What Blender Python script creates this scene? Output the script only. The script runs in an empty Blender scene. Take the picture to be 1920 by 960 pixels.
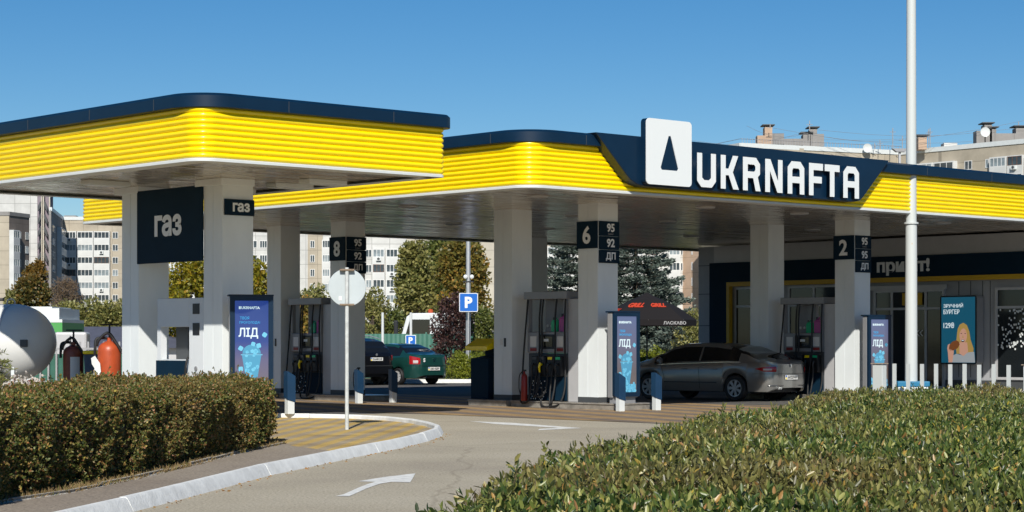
import bpy, bmesh, math, random
import numpy as np
from mathutils import Matrix, Vector
R = math.radians
random.seed(7)
rng = np.random.default_rng(11)
scene = bpy.context.scene
COL = scene.collection

# ------------------------------------------------------------------ camera, sky, sun, exposure
F = 3838.0                                   # focal length in photo pixels (1920 wide)
HZ = 1.48                                    # eye height
cam_d = bpy.data.cameras.new('camera'); cam = bpy.data.objects.new('camera', cam_d); COL.objects.link(cam)
cam.location = (0, 0, HZ); cam.rotation_euler = (R(90), 0, 0)
cam_d.sensor_width = 36; cam_d.lens = F/1920*36; cam_d.shift_y = 162/1920
cam_d.clip_start = 0.3; cam_d.clip_end = 6000
scene.camera = cam
SUN_EL, SUN_AZ = 34.5, 1.0                   # shadows fall SUN_AZ degrees right of the view direction
w = bpy.data.worlds.new('World'); scene.world = w; w.use_nodes = True
nt = w.node_tree; bg = nt.nodes['Background']
sky = nt.nodes.new('ShaderNodeTexSky'); sky.sky_type = 'NISHITA'; sky.sun_disc = False
sky.sun_elevation = R(SUN_EL); sky.sun_rotation = R(180+SUN_AZ)
sky.air_density = 0.85; sky.dust_density = 0.05; sky.ozone_density = 3.5; sky.altitude = 200
hsv = nt.nodes.new('ShaderNodeHueSaturation'); hsv.inputs['Saturation'].default_value = 1.34
nt.links.new(sky.outputs[0], hsv.inputs['Color']); nt.links.new(hsv.outputs[0], bg.inputs[0])
bg.inputs[1].default_value = 0.0535
sd = bpy.data.lights.new('sun', 'SUN'); sun = bpy.data.objects.new('sun', sd); COL.objects.link(sun)
sd.energy = 3.6; sd.angle = R(0.5); sd.color = (1.0, 0.955, 0.87)
sdir = Vector((math.sin(R(SUN_AZ))*math.cos(R(SUN_EL)), math.cos(R(SUN_AZ))*math.cos(R(SUN_EL)), -math.sin(R(SUN_EL))))
sun.rotation_euler = sdir.to_track_quat('-Z', 'Y').to_euler()
sun.location = (-10, -20, 40)
vs = scene.view_settings
vs.view_transform = 'Standard'; vs.look = 'None'; vs.gamma = 1; vs.exposure = 0.56; vs.use_curve_mapping = False

# ------------------------------------------------------------------ helpers
def tag(o, label=None, cat=None, group=None, kind=None):
    if label: o['label'] = label
    if cat: o['category'] = cat
    if group: o['group'] = group
    if kind: o['kind'] = kind
    return o
def empty(name, loc=(0, 0, 0), rz=0, label=None, cat=None, group=None):
    o = bpy.data.objects.new(name, None); COL.objects.link(o)
    o.location = loc; o.rotation_euler = (0, 0, rz); o.empty_display_size = .2
    return tag(o, label, cat, group)
def PX(px, Y): return (px-960)/F*Y           # world x of a thing seen in column px at distance Y
def ZY(py, Y): return HZ+(642-py)/F*Y
def copy_tree(o, parent=None, loc=None, rz=None, label=None, group=None):
    c = o.copy(); COL.objects.link(c); c.parent = parent
    if loc is not None: c.location = loc
    if rz is not None: c.rotation_euler = (0, 0, rz)
    if label: c['label'] = label
    if group: c['group'] = group
    for ch in list(o.children): copy_tree(ch, c)
    return c

class MB:
    def __init__(s): s.v = []; s.f = []; s.m = []
    def add(s, vs_, fs, mi=0):
        n = len(s.v); s.v += [tuple(p) for p in vs_]
        for f in fs: s.f.append(tuple(n+i for i in f)); s.m.append(mi)
        return s
    def box(s, x0, x1, y0, y1, z0, z1, mi=0):
        v = [(x, y, z) for x in (x0, x1) for y in (y0, y1) for z in (z0, z1)]
        return s.add(v, [(0, 1, 3, 2), (4, 6, 7, 5), (0, 4, 5, 1), (2, 3, 7, 6), (0, 2, 6, 4), (1, 5, 7, 3)], mi)
    def prism(s, poly, t0, t1, plane='xy', mi=0):
        def P(a, b, t):
            return (a, b, t) if plane == 'xy' else ((a, t, b) if plane == 'xz' else (t, a, b))
        n = len(poly); v = [P(a, b, t0) for a, b in poly]+[P(a, b, t1) for a, b in poly]
        fs = [tuple(range(n))[::-1], tuple(range(n, 2*n))]+[(i, (i+1) % n, n+(i+1) % n, n+i) for i in range(n)]
        return s.add(v, fs, mi)
    def quad(s, a, b, c, d, mi=0): return s.add([a, b, c, d], [(0, 1, 2, 3)], mi)
    def lathe(s, prof, c=(0, 0, 0), n=16, axis='z', mi=0, caps=True):
        v = []; fs = []
        for r, h in prof:
            for i in range(n):
                a = 2*math.pi*i/n; p = (r*math.cos(a), r*math.sin(a))
                q = (p[0], p[1], h) if axis == 'z' else ((h, p[0], p[1]) if axis == 'x' else (p[0], h, p[1]))
                v.append((q[0]+c[0], q[1]+c[1], q[2]+c[2]))
        for j in range(len(prof)-1):
            for i in range(n):
                fs.append((j*n+i, j*n+(i+1) % n, (j+1)*n+(i+1) % n, (j+1)*n+i))
        if caps: fs.append(tuple(range(n))[::-1]); fs.append(tuple((len(prof)-1)*n+i for i in range(n)))
        return s.add(v, fs, mi)
    def tube(s, pts, r, n=8, mi=0):
        pts = [Vector(p) for p in pts]; v = []; fs = []
        rs = r if isinstance(r, (list, tuple)) else [r]*len(pts)
        up = None
        for k, p in enumerate(pts):
            d = (pts[min(k+1, len(pts)-1)]-pts[max(k-1, 0)])
            if d.length < 1e-7: d = Vector((0, 0, 1))
            d.normalize()
            if up is None: up = Vector((0, 0, 1)) if abs(d.z) < .9 else Vector((1, 0, 0))
            a = d.cross(up)
            if a.length < 1e-4: a = d.cross(Vector((0.3, 1, 0)))
            a.normalize(); b = a.cross(d).normalized(); up = b
            for i in range(n):
                t = 2*math.pi*i/n; v.append(p+(a*math.cos(t)+b*math.sin(t))*rs[k])
        for k in range(len(pts)-1):
            for i in range(n): fs.append((k*n+i, k*n+(i+1) % n, (k+1)*n+(i+1) % n, (k+1)*n+i))
        fs.append(tuple(range(n))[::-1]); fs.append(tuple((len(pts)-1)*n+i for i in range(n)))
        return s.add(v, fs, mi)
    def build(s, name, mats, parent=None, loc=None, rz=None, smooth=0, bevel=0):
        me = bpy.data.meshes.new(name); me.from_pydata(s.v, [], s.f)
        mats = mats if isinstance(mats, (list, tuple)) else [mats]
        for m in mats: me.materials.append(m)
        me.polygons.foreach_set('material_index', s.m)
        bm = bmesh.new(); bm.from_mesh(me); bmesh.ops.recalc_face_normals(bm, faces=bm.faces); bm.to_mesh(me); bm.free()
        if smooth:
            me.polygons.foreach_set('use_smooth', [True]*len(me.polygons)); me.set_sharp_from_angle(angle=R(smooth))
        me.update()
        o = bpy.data.objects.new(name, me); COL.objects.link(o)
        if parent: o.parent = parent
        if loc is not None: o.location = loc
        if rz is not None: o.rotation_euler = (0, 0, rz)
        if bevel:
            b = o.modifiers.new('bevel', 'BEVEL'); b.width = bevel; b.segments = 2; b.limit_method = 'ANGLE'; b.angle_limit = R(40)
        return o

def mesh_obj(name, me, mat, parent=None):
    o = bpy.data.objects.new(name, me); COL.objects.link(o)
    if mat and not me.materials: me.materials.append(mat)
    if parent: o.parent = parent
    return o

# flat lettering: filled 2D curves turned into meshes
def _curve_mesh(cu, name):
    o = bpy.data.objects.new('tmp', cu); COL.objects.link(o)
    dg = bpy.context.evaluated_depsgraph_get(); dg.update()
    me = bpy.data.meshes.new_from_object(o.evaluated_get(dg)); me.name = name
    bpy.data.objects.remove(o); bpy.data.curves.remove(cu); me.materials.clear()
    return me
def _flat_to(me, o, right, W, H, keep=False, skew=0):
    n = len(me.vertices); co = np.empty(n*3); me.vertices.foreach_get('co', co); co = co.reshape(-1, 3)
    mn, mx = co.min(0), co.max(0); s = (mx-mn)[:2]
    if not keep:
        co[:, 0] = (co[:, 0]-(mn[0]+mx[0])/2)*(W/s[0] if W else H/s[1]); co[:, 1] = (co[:, 1]-(mn[1]+mx[1])/2)*(H/s[1])
    right = np.array(right, float); up = np.array((0, 0, 1.0)); nrm = np.cross(right, up)
    co[:, 0] += co[:, 1]*skew
    out = np.array(o)+co[:, :1]*right+co[:, 1:2]*up+co[:, 2:3]*nrm
    me.vertices.foreach_set('co', out.ravel()); me.update(); return me
FA, FL = (1, 0, 0), (0, -1, 0)     # reading direction on faces looking -y and -x (local)
def text(name, s, mat, o, right, W, H, parent, bold=.03, depth=.004, skew=0):
    cu = bpy.data.curves.new('t', 'FONT'); cu.body = s; cu.size = 1; cu.offset = bold; cu.extrude = .02; cu.resolution_u = 3
    me = _curve_mesh(cu, name)
    n = len(me.vertices); co = np.empty(n*3); me.vertices.foreach_get('co', co); co = co.reshape(-1, 3)
    z0, z1 = co[:, 2].min(), co[:, 2].max(); co[:, 2] = (co[:, 2]-z0)/(z1-z0)*depth; me.vertices.foreach_set('co', co.ravel())
    _flat_to(me, o, right, W, H, skew=skew)
    return mesh_obj(name, me, mat, parent)
def shape(name, loops, mat, o, right, parent, depth=.02, bevel=0):
    cu = bpy.data.curves.new('s', 'CURVE'); cu.dimensions = '2D'; cu.fill_mode = 'BOTH'; cu.extrude = depth/2
    for lp in loops:
        sp = cu.splines.new('POLY'); sp.points.add(len(lp)-1)
        for p, (a, b) in zip(sp.points, lp): p.co = (a, b, 0, 1)
        sp.use_cyclic_u = True
    me = _curve_mesh(cu, name)
    n = len(me.vertices); co = np.empty(n*3); me.vertices.foreach_get('co', co); co = co.reshape(-1, 3); co[:, 2] += depth/2
    me.vertices.foreach_set('co', co.ravel())
    _flat_to(me, o, right, 0, 0, keep=True)
    return mesh_obj(name, me, mat, parent)
def rrect(x0, x1, y0, y1, r, n=5):
    out = []
    for cx, cy, a0 in ((x1-r, y1-r, 0), (x0+r, y1-r, 90), (x0+r, y0+r, 180), (x1-r, y0+r, 270)):
        for i in range(n+1):
            a = R(a0+90*i/n); out.append((cx+r*math.cos(a), cy+r*math.sin(a)))
    return out

# ------------------------------------------------------------------ materials
def mat(name, col, rough=.6, metal=0, var=0, vscale=3, bump=0, bscale=40, coat=0, emit=None, estr=0, spec=None, col2=None, stretch=None):
    m = bpy.data.materials.new(name); m.use_nodes = True; N = m.node_tree.nodes; L = m.node_tree.links
    p = N['Principled BSDF']; p.inputs['Base Color'].default_value = (*col, 1); p.inputs['Roughness'].default_value = rough
    p.inputs['Metallic'].default_value = metal; p.inputs['Coat Weight'].default_value = coat
    if spec is not None: p.inputs['Specular IOR Level'].default_value = spec
    if emit: p.inputs['Emission Color'].default_value = (*emit, 1); p.inputs['Emission Strength'].default_value = estr
    if var or bump:
        tc = N.new('ShaderNodeTexCoord'); src = tc.outputs['Object']
        if stretch:
            mp = N.new('ShaderNodeMapping'); mp.inputs['Scale'].default_value = stretch; L.new(src, mp.inputs[0]); src = mp.outputs[0]
    if var:
        nz = N.new('ShaderNodeTexNoise'); nz.inputs['Scale'].default_value = vscale; nz.inputs['Detail'].default_value = 7; nz.inputs['Roughness'].default_value = .62
        L.new(src, nz.inputs['Vector'])
        rp = N.new('ShaderNodeValToRGB'); rp.color_ramp.elements[0].position = .3; rp.color_ramp.elements[1].position = .7
        c2 = col2 if col2 else tuple(min(1, c*(1+var)) for c in col); c1 = col if col2 else tuple(c*(1-var) for c in col)
        rp.color_ramp.elements[0].color = (*c1, 1); rp.color_ramp.elements[1].color = (*c2, 1)
        L.new(nz.outputs[0], rp.inputs[0]); L.new(rp.outputs[0], p.inputs['Base Color'])
    if bump:
        nb = N.new('ShaderNodeTexNoise'); nb.inputs['Scale'].default_value = bscale; nb.inputs['Detail'].default_value = 5
        L.new(src, nb.inputs['Vector']); bp = N.new('ShaderNodeBump'); bp.inputs['Strength'].default_value = bump; bp.inputs['Distance'].default_value = .02
        L.new(nb.outputs[0], bp.inputs['Height']); L.new(bp.outputs[0], p.inputs['Normal'])
    return m
def ramp(N, els):
    r = N.new('ShaderNodeValToRGB'); cr = r.color_ramp
    while len(cr.elements) < len(els): cr.elements.new(.5)
    for e, (p, c) in zip(cr.elements, els): e.position = p; e.color = (*c, 1)
    return r
def leafmat(name, els, rough=.5, trans=.3, big=0, bigscale=.6, big_col=None):
    """els: colour ramp picked at random per leaf; big: soft regions of another leaf colour"""
    m = bpy.data.materials.new(name); m.use_nodes = True; N = m.node_tree.nodes; L = m.node_tree.links
    p = N['Principled BSDF']; p.inputs['Roughness'].default_value = rough
    g = N.new('ShaderNodeNewGeometry'); r = ramp(N, els); L.new(g.outputs['Random Per Island'], r.inputs[0]); c = r.outputs[0]
    if big:
        tc = N.new('ShaderNodeTexCoord'); nz = N.new('ShaderNodeTexNoise'); nz.inputs['Scale'].default_value = bigscale; nz.inputs['Detail'].default_value = 3
        L.new(tc.outputs['Object'], nz.inputs['Vector'])
        r2 = ramp(N, [(.45, (0, 0, 0)), (.62, (big,)*3)]); L.new(nz.outputs[0], r2.inputs[0])
        mx = N.new('ShaderNodeMix'); mx.data_type = 'RGBA'; L.new(r2.outputs[0], mx.inputs[0]); L.new(c, mx.inputs[6]); mx.inputs[7].default_value = (*big_col, 1)
        c = mx.outputs[2]
    L.new(c, p.inputs['Base Color'])
    tr = N.new('ShaderNodeBsdfTranslucent'); L.new(c, tr.inputs[0]); ms = N.new('ShaderNodeMixShader'); ms.inputs[0].default_value = trans
    L.new(p.outputs[0], ms.inputs[1]); L.new(tr.outputs[0], ms.inputs[2]); L.new(ms.outputs[0], N['Material Output'].inputs[0])
    return m

def asphalt(name, base, light, dark, crack=True):
    m = mat(name, base, .9); N = m.node_tree.nodes; L = m.node_tree.links; p = N['Principled BSDF']; p.inputs['Specular IOR Level'].default_value = .25
    tc = N.new('ShaderNodeTexCoord')
    a = N.new('ShaderNodeTexNoise'); a.inputs['Scale'].default_value = .35; a.inputs['Detail'].default_value = 6; a.inputs['Roughness'].default_value = .6
    b = N.new('ShaderNodeTexNoise'); b.inputs['Scale'].default_value = 34; b.inputs['Detail'].default_value = 6; b.inputs['Roughness'].default_value = .75
    L.new(tc.outputs['Object'], a.inputs['Vector']); L.new(tc.outputs['Object'], b.inputs['Vector'])
    ra = ramp(N, [(.3, dark), (.5, base), (.72, light)]); L.new(a.outputs[0], ra.inputs[0])
    rb = ramp(N, [(.36, (.42, .42, .44)), (.45, (.84, .84, .84)), (.54, (1, 1, 1)), (.63, (1.28, 1.28, 1.25))]); L.new(b.outputs[0], rb.inputs[0])
    mx = N.new('ShaderNodeMix'); mx.data_type = 'RGBA'; mx.blend_type = 'MULTIPLY'; mx.inputs[0].default_value = 1.0
    L.new(ra.outputs[0], mx.inputs[6]); L.new(rb.outputs[0], mx.inputs[7]); c = mx.outputs[2]
    if crack:
        nz = N.new('ShaderNodeTexNoise'); nz.inputs['Scale'].default_value = .8; nz.inputs['Detail'].default_value = 4
        L.new(tc.outputs['Object'], nz.inputs['Vector'])
        mv = N.new('ShaderNodeMix'); mv.data_type = 'RGBA'; mv.inputs[0].default_value = .35; L.new(tc.outputs['Object'], mv.inputs[6]); L.new(nz.outputs['Color'], mv.inputs[7])
        vo = N.new('ShaderNodeTexVoronoi'); vo.feature = 'DISTANCE_TO_EDGE'; vo.inputs['Scale'].default_value = .16; L.new(mv.outputs[2], vo.inputs['Vector'])
        rc = ramp(N, [(.0, (.45, .42, .4)), (.0035, (1, 1, 1))]); L.new(vo.outputs['Distance'], rc.inputs[0])
        m2 = N.new('ShaderNodeMix'); m2.data_type = 'RGBA'; m2.blend_type = 'MULTIPLY'; m2.inputs[0].default_value = .35
        L.new(c, m2.inputs[6]); L.new(rc.outputs[0], m2.inputs[7]); c = m2.outputs[2]
    L.new(c, p.inputs['Base Color'])
    bp = N.new('ShaderNodeBump'); bp.inputs['Strength'].default_value = .5; bp.inputs['Distance'].default_value = .01
    L.new(b.outputs[0], bp.inputs['Height']); L.new(bp.outputs[0], p.inputs['Normal'])
    return m
def pavers(name, grey, yel, ang, pitch, sharp=.5):
    """block paving laid in soft stripes of two colours"""
    m = mat(name, grey, .85); N = m.node_tree.nodes; L = m.node_tree.links; p = N['Principled BSDF']; p.inputs['Specular IOR Level'].default_value = .3
    tc = N.new('ShaderNodeTexCoord'); mp = N.new('ShaderNodeMapping'); mp.inputs['Rotation'].default_value = (0, 0, ang)
    L.new(tc.outputs['Object'], mp.inputs[0])
    br = N.new('ShaderNodeTexBrick'); br.inputs['Scale'].default_value = 1; br.inputs['Brick Width'].default_value = .2; br.inputs['Row Height'].default_value = .1
    br.inputs['Mortar Size'].default_value = .004; br.inputs['Color1'].default_value = (.75, .75, .75, 1); br.inputs['Color2'].default_value = (1, 1, 1, 1)
    br.inputs['Mortar'].default_value = (.35, .33, .3, 1); L.new(mp.outputs[0], br.inputs[0])
    wv = N.new('ShaderNodeTexWave'); wv.inputs['Scale'].default_value = 1/pitch/3.2; wv.inputs['Distortion'].default_value = .8; wv.inputs['Detail Scale'].default_value = 6; wv.inputs['Detail'].default_value = 3
    L.new(mp.outputs[0], wv.inputs[0]); r = ramp(N, [(.2, grey), (.8, yel)]); L.new(wv.outputs[0], r.inputs[0])
    nz = N.new('ShaderNodeTexNoise'); nz.inputs['Scale'].default_value = .9; nz.inputs['Detail'].default_value = 6; L.new(tc.outputs['Object'], nz.inputs[0])
    rn = ramp(N, [(.3, (.62, .6, .58)), (.65, (1, 1, 1))]); L.new(nz.outputs[0], rn.inputs[0])
    c = r.outputs[0]
    for s in (br, rn):
        mx = N.new('ShaderNodeMix'); mx.data_type = 'RGBA'; mx.blend_type = 'MULTIPLY'; mx.inputs[0].default_value = .8
        L.new(c, mx.inputs[6]); L.new(s.outputs[0], mx.inputs[7]); c = mx.outputs[2]
    L.new(c, p.inputs['Base Color']); return m
def seams(m, w_, h_, dark=.55, line=.02, rot=None):
    """panel joints drawn as thin grooves of a brick pattern over the wall colour"""
    N = m.node_tree.nodes; L = m.node_tree.links; p = N['Principled BSDF']
    tc = N.new('ShaderNodeTexCoord'); sp = N.new('ShaderNodeSeparateXYZ'); cb = N.new('ShaderNodeCombineXYZ'); L.new(tc.outputs['Object'], sp.inputs[0])
    ad = N.new('ShaderNodeMath'); ad.operation = 'ADD'; L.new(sp.outputs[0], ad.inputs[0]); L.new(sp.outputs[1], ad.inputs[1])
    L.new(ad.outputs[0], cb.inputs[0]); L.new(sp.outputs[2], cb.inputs[1])
    br = N.new('ShaderNodeTexBrick'); br.offset = 0; br.inputs['Scale'].default_value = 1; br.inputs['Brick Width'].default_value = w_; br.inputs['Row Height'].default_value = h_
    br.inputs['Mortar Size'].default_value = line; br.inputs['Mortar Smooth'].default_value = .3
    br.inputs['Color1'].default_value = (1, 1, 1, 1); br.inputs['Color2'].default_value = (.9, .9, .9, 1); br.inputs['Mortar'].default_value = (dark, dark, dark, 1)
    L.new(cb.outputs[0], br.inputs[0])
    mx = N.new('ShaderNodeMix'); mx.data_type = 'RGBA'; mx.blend_type = 'MULTIPLY'; mx.inputs[0].default_value = 1
    bc = p.inputs['Base Color']
    if bc.is_linked: L.new(bc.links[0].from_socket, mx.inputs[6])
    else: mx.inputs[6].default_value = bc.default_value
    L.new(br.outputs[0], mx.inputs[7]); L.new(mx.outputs[2], bc); return m

M = {}
M['white'] = mat('white_paint', (.62, .65, .65), .45, var=.05, vscale=2)
M['whitepanel'] = mat('white_panel', (.68, .71, .73), .38, var=.03, vscale=1.2)
M['pillar'] = mat('pillar_panel', (.73, .77, .78), .38, var=.06, vscale=1.5, stretch=(1, 1, .3))
M['yellow'] = mat('yellow_metal', (.98, .73, .0), .26, coat=.5, var=.03, vscale=2)
M['navy'] = mat('navy_metal', (.002, .017, .043), .38, spec=.35, var=.15, vscale=1)
M['navydark'] = mat('navy_sign', (.004, .020, .040), .65, spec=.12, var=.1, vscale=2)
M['black'] = mat('black_plastic', (.012, .013, .016), .45)
M['rubber'] = mat('black_rubber', (.012, .012, .013), .6, var=.2, vscale=8)
M['grey'] = mat('grey_metal', (.28, .28, .29), .4, metal=.2, var=.06, vscale=3)
M['lightgrey'] = mat('light_grey_metal', (.48, .48, .49), .4, metal=.1, var=.05, vscale=3)
M['darkgrey'] = mat('dark_grey', (.06, .065, .07), .5)
M['galv'] = mat('galvanised_steel', (.5, .51, .52), .45, metal=.55, var=.12, vscale=12)
M['sign_grey'] = mat('letter_grey', (.80, .82, .83), .5)
M['letter'] = mat('letter_white', (.74, .77, .77), .35)
M['stone'] = mat('granite_plinth', (.24, .22, .19), .3, var=.35, vscale=6, bump=.2)
M['kerb'] = mat('painted_kerb', (.74, .75, .73), .8, var=.14, vscale=5, bump=.35, bscale=30)
M['edging'] = mat('edging_concrete', (.45, .42, .37), .9, var=.2, vscale=8, bump=.5)
M['road'] = asphalt('asphalt_worn', (.45, .40, .305), (.50, .45, .35), (.385, .34, .265))
M['path'] = asphalt('asphalt_path', (.32, .27, .215), (.37, .32, .26), (.27, .225, .18), False)
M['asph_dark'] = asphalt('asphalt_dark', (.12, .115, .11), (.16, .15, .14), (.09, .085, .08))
M['pav_y'] = pavers('yellow_grey_pavers', (.48, .39, .26), (.68, .47, .15), R(4), .34)
M['pav_o'] = pavers('orange_grey_pavers', (.26, .21, .17), (.46, .31, .15), R(-25), 1.0)
M['earth'] = mat('dry_earth', (.16, .11, .07), .95, var=.4, vscale=5, bump=.8, bscale=25)
M['grassland'] = mat('dry_grass_ground', (.10, .095, .045), .95, var=.4, vscale=.3, bump=.5)
M['mark'] = mat('road_paint', (.74, .74, .70), .75, var=.25, vscale=9)
M['glassdark'] = mat('dark_glass', (.012, .015, .017), .06, spec=.6)
M['winglass'] = mat('window_glass', (.05, .065, .075), .12, spec=.6, var=.5, vscale=.7)
M['winglass2'] = mat('window_glass_pale', (.22, .26, .28), .15, spec=.6, var=.4, vscale=.9)
M['frame'] = mat('window_frame', (.7, .7, .69), .5)
M['brownframe'] = mat('brown_window_frame', (.14, .07, .045), .6, var=.3, vscale=2)
M['steel'] = mat('grey_frame', (.3, .3, .31), .4)
M['red'] = mat('red_paint', (.25, .015, .01), .4)
M['yellow_d'] = mat('yellow_strip_paint', (.55, .33, .01), .5)
M['orange'] = mat('orange_red_paint', (.42, .07, .02), .4, var=.15, vscale=5)
M['brown_and_shade'] = mat('brown_and_shaded_orange', (.21, .05, .028), .42, var=.25, vscale=5)  # brown casing colour; on the trolley extinguisher, orange with its shade painted in
M['paper'] = mat('paper_label', (.7, .7, .68), .8)
M['plasticpink'] = mat('pink_bottle', (.5, .06, .33), .25)
M['plasticgreen'] = mat('green_bottle', (.02, .5, .22), .25)
M['bluesign'] = mat('blue_sign', (.01, .13, .52), .35)
M['bluebase'] = mat('blue_base_paint', (.012, .17, .32), .5)
M['bark'] = mat('bark', (.10, .075, .055), .9, var=.4, vscale=6, bump=.8)
M['rust'] = mat('rust', (.45, .17, .03), .85)

# ------------------------------------------------------------------ ground, road, pavements
def flat(name, poly, z, m, thick=0):
    mb = MB(); mb.add([(x, y, z) for x, y in poly], [tuple(range(len(poly)))]) if not thick else mb.prism(poly, z-thick, z)
    o = mb.build(name, m); o['kind'] = 'structure'; return o
U = Vector((.741, .671)); V = Vector((-.671, .741)); ROT = math.atan2(.671, .741)
C1 = Vector((-5.2, 34.0)); C2 = Vector((.315, 39.86))
def ab(c, a, b): p = c+U*a+V*b; return (p.x, p.y)
flat('ground', [(-3000, -200), (3000, -200), (3000, 5000), (-3000, 5000)], -.02, M['grassland'])
flat('road', [(-60, -20), (60, -20), (60, 140), (-60, 140)], 0, M['road'])
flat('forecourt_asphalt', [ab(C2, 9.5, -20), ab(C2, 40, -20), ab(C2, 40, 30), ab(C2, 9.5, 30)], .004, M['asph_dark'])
flat('forecourt_paving', [ab(C2, 0, -9), ab(C2, 9.5, -9), ab(C2, 9.5, 26), ab(C2, -1.5, 26), ab(C2, -1.5, 9), ab(C2, 0, 3)], .008, M['pav_o'])
# kerb line of the island left of the drive: near side up to the nose, then back along the far side
KN = [(-4.4, 10), (-3.75, 15), (-3.3, 17.9), (-3.14, 19.06), (-2.68, 22.8), (-2.0, 26.4), (-1.55, 28.6), (-1.25, 30.6), (-1.1, 32.2), (-1.12, 33.6), (-1.35, 35.0), (-1.7, 36.4), (-2.2, 37.6), (-2.9, 38.5), (-3.8, 39.0), (-5.2, 39.3), (-7.5, 39.2), (-14, 39.0)]
def inset(pts, d):
    out = []
    for i, p in enumerate(pts):
        a = Vector(pts[max(i-1, 0)]); b = Vector(pts[min(i+1, len(pts)-1)]); t = (b-a).normalized()
        out.append((p[0]-t.y*d, p[1]+t.x*d))
    return out
def resample(pts, step):
    out = [Vector(pts[0])]
    for a, b in zip(pts, pts[1:]):
        a, b = Vector(a), Vector(b); n = max(1, int((b-a).length/step))
        out += [a+(b-a)*k/n for k in range(1, n+1)]
    return out
kp = resample(KN, .5)
def kerb_run(name, outer, width, zb, zt, m, seg=2.0, wob=.008, gap=.006):
    """kerb stones laid end to end, each a little off line"""
    inn = inset([tuple(p) for p in outer], width); mb = MB(); i = 0; per = max(1, int(seg/.5)); r = random.Random(3)
    while i < len(outer)-1:
        j = min(i+per, len(outer)-1); dz = r.uniform(-wob, wob); dx = r.uniform(-wob, wob)
        v = []; n = j-i+1
        for k in range(i, j+1):
            o_ = Vector(outer[k]); n_ = Vector(inn[k])
            if k == j: 
                prev = Vector(outer[k-1]); t = (o_-prev).normalized()*gap; o_ = o_-t; n_ = n_-t
            e = (n_-o_).normalized()
            v += [(o_.x+dx, o_.y, zb), (o_.x+dx+e.x*.06, o_.y+e.y*.06, zt-.02+dz), (o_.x+dx+e.x*.08, o_.y+e.y*.08, zt+dz), (n_.x+dx-e.x*.015, n_.y-e.y*.015, zt+dz), (n_.x+dx, n_.y, zt-.02+dz), (n_.x+dx, n_.y, zb)]
        fs = []
        for k in range(n-1):
            for q in range(6): fs.append((k*6+q, k*6+(q+1) % 6, (k+1)*6+(q+1) % 6, (k+1)*6+q))
        fs += [tuple(range(6)), tuple((n-1)*6+q for q in range(6))[::-1]]
        mb.add(v, fs); i = j
    o = mb.build(name, m, smooth=35); o['kind'] = 'structure'; return o
kerb_run('kerb', [tuple(p) for p in kp], .15, -.01, .125, M['kerb'], seg=1.6, wob=.003, gap=.003)
inner = inset(KN, .14)
INY = [(-5.6, 10), (-5.0, 15), (-4.54, 18.1), (-4.18, 19.4), (-3.9, 21.4), (-3.62, 24.3), (-3.49, 26.4), (-3.18, 28.9)]
flat('footpath', [p for p in inner if p[1] <= 27.1][:6]+[(-2.33, 25.3), (-2.1, 26.3), (-3.05, 28.3), (-3.18, 28.9)]+INY[::-1][1:], .052, M['path'])
flat('island_paving', [(-3.3, 29.5), (-3.18, 28.9), (-3.05, 28.3), (-2.1, 26.3)]+[p for p in inner if p[1] > 26.6][0:]+[(-14, 33), (-5.4, 30.2), (-3.3, 30.2)], .05, M['pav_y'])
flat('planting_bed', [(-40, 8), (-5.7, 8)]+INY+[(-3.3, 30.2), (-5.4, 30.2), (-14, 33), (-14, 39), (-40, 39)], .035, M['earth'])
kerb_run('bed_edging', [tuple(p) for p in resample(inset(INY, .0), .5)], .06, .03, .075, M['edging'], seg=1.0, wob=.022, gap=.01)
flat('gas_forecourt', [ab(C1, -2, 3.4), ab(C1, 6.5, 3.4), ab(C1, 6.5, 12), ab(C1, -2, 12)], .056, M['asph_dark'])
# far kerb of the planting strip behind the parked cars
def bed(name, poly, z, m): return flat(name, poly, z, m, thick=.3)

# road paint
def paint(name, poly, label, z=.004, m=None):
    o = MB().add([(x, y, z) for x, y in poly], [tuple(range(len(poly)))]).build(name, m or M['mark']); return tag(o, label, 'road marking')
def gpt(px, py, z=0): Y = (HZ-z)*F/(py-642); return (PX(px, Y), Y)
def rarrow(poly_px, label): paint('painted_arrow', [gpt(*p) for p in poly_px], label)
rarrow([(629, 931), (645, 927), (672, 915), (690, 908), (704, 904), (671, 903), (720, 895), (779, 888), (774, 897), (769, 905), (733, 904), (711, 908), (688, 916), (666, 926), (655, 931)], 'curved white direction arrow painted on the near road beside the kerb')
rarrow([(880, 790), (960, 793), (1090, 803), (1008, 807), (1012, 804.5), (1048, 802.6), (990, 799), (930, 795.5)], 'thin white painted arrow on the drive right of the paved kerb tip')
rarrow([(1150, 779.5), (1225, 781), (1330, 787), (1325, 789), (1235, 786), (1160, 782)], 'white painted line on the drive in front of the shaded grey sedan')
rarrow([(1190, 770.5), (1255, 771), (1300, 773), (1265, 774.5), (1200, 773)], 'short white painted patch at the foot of the bollard by the sedan')

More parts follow.
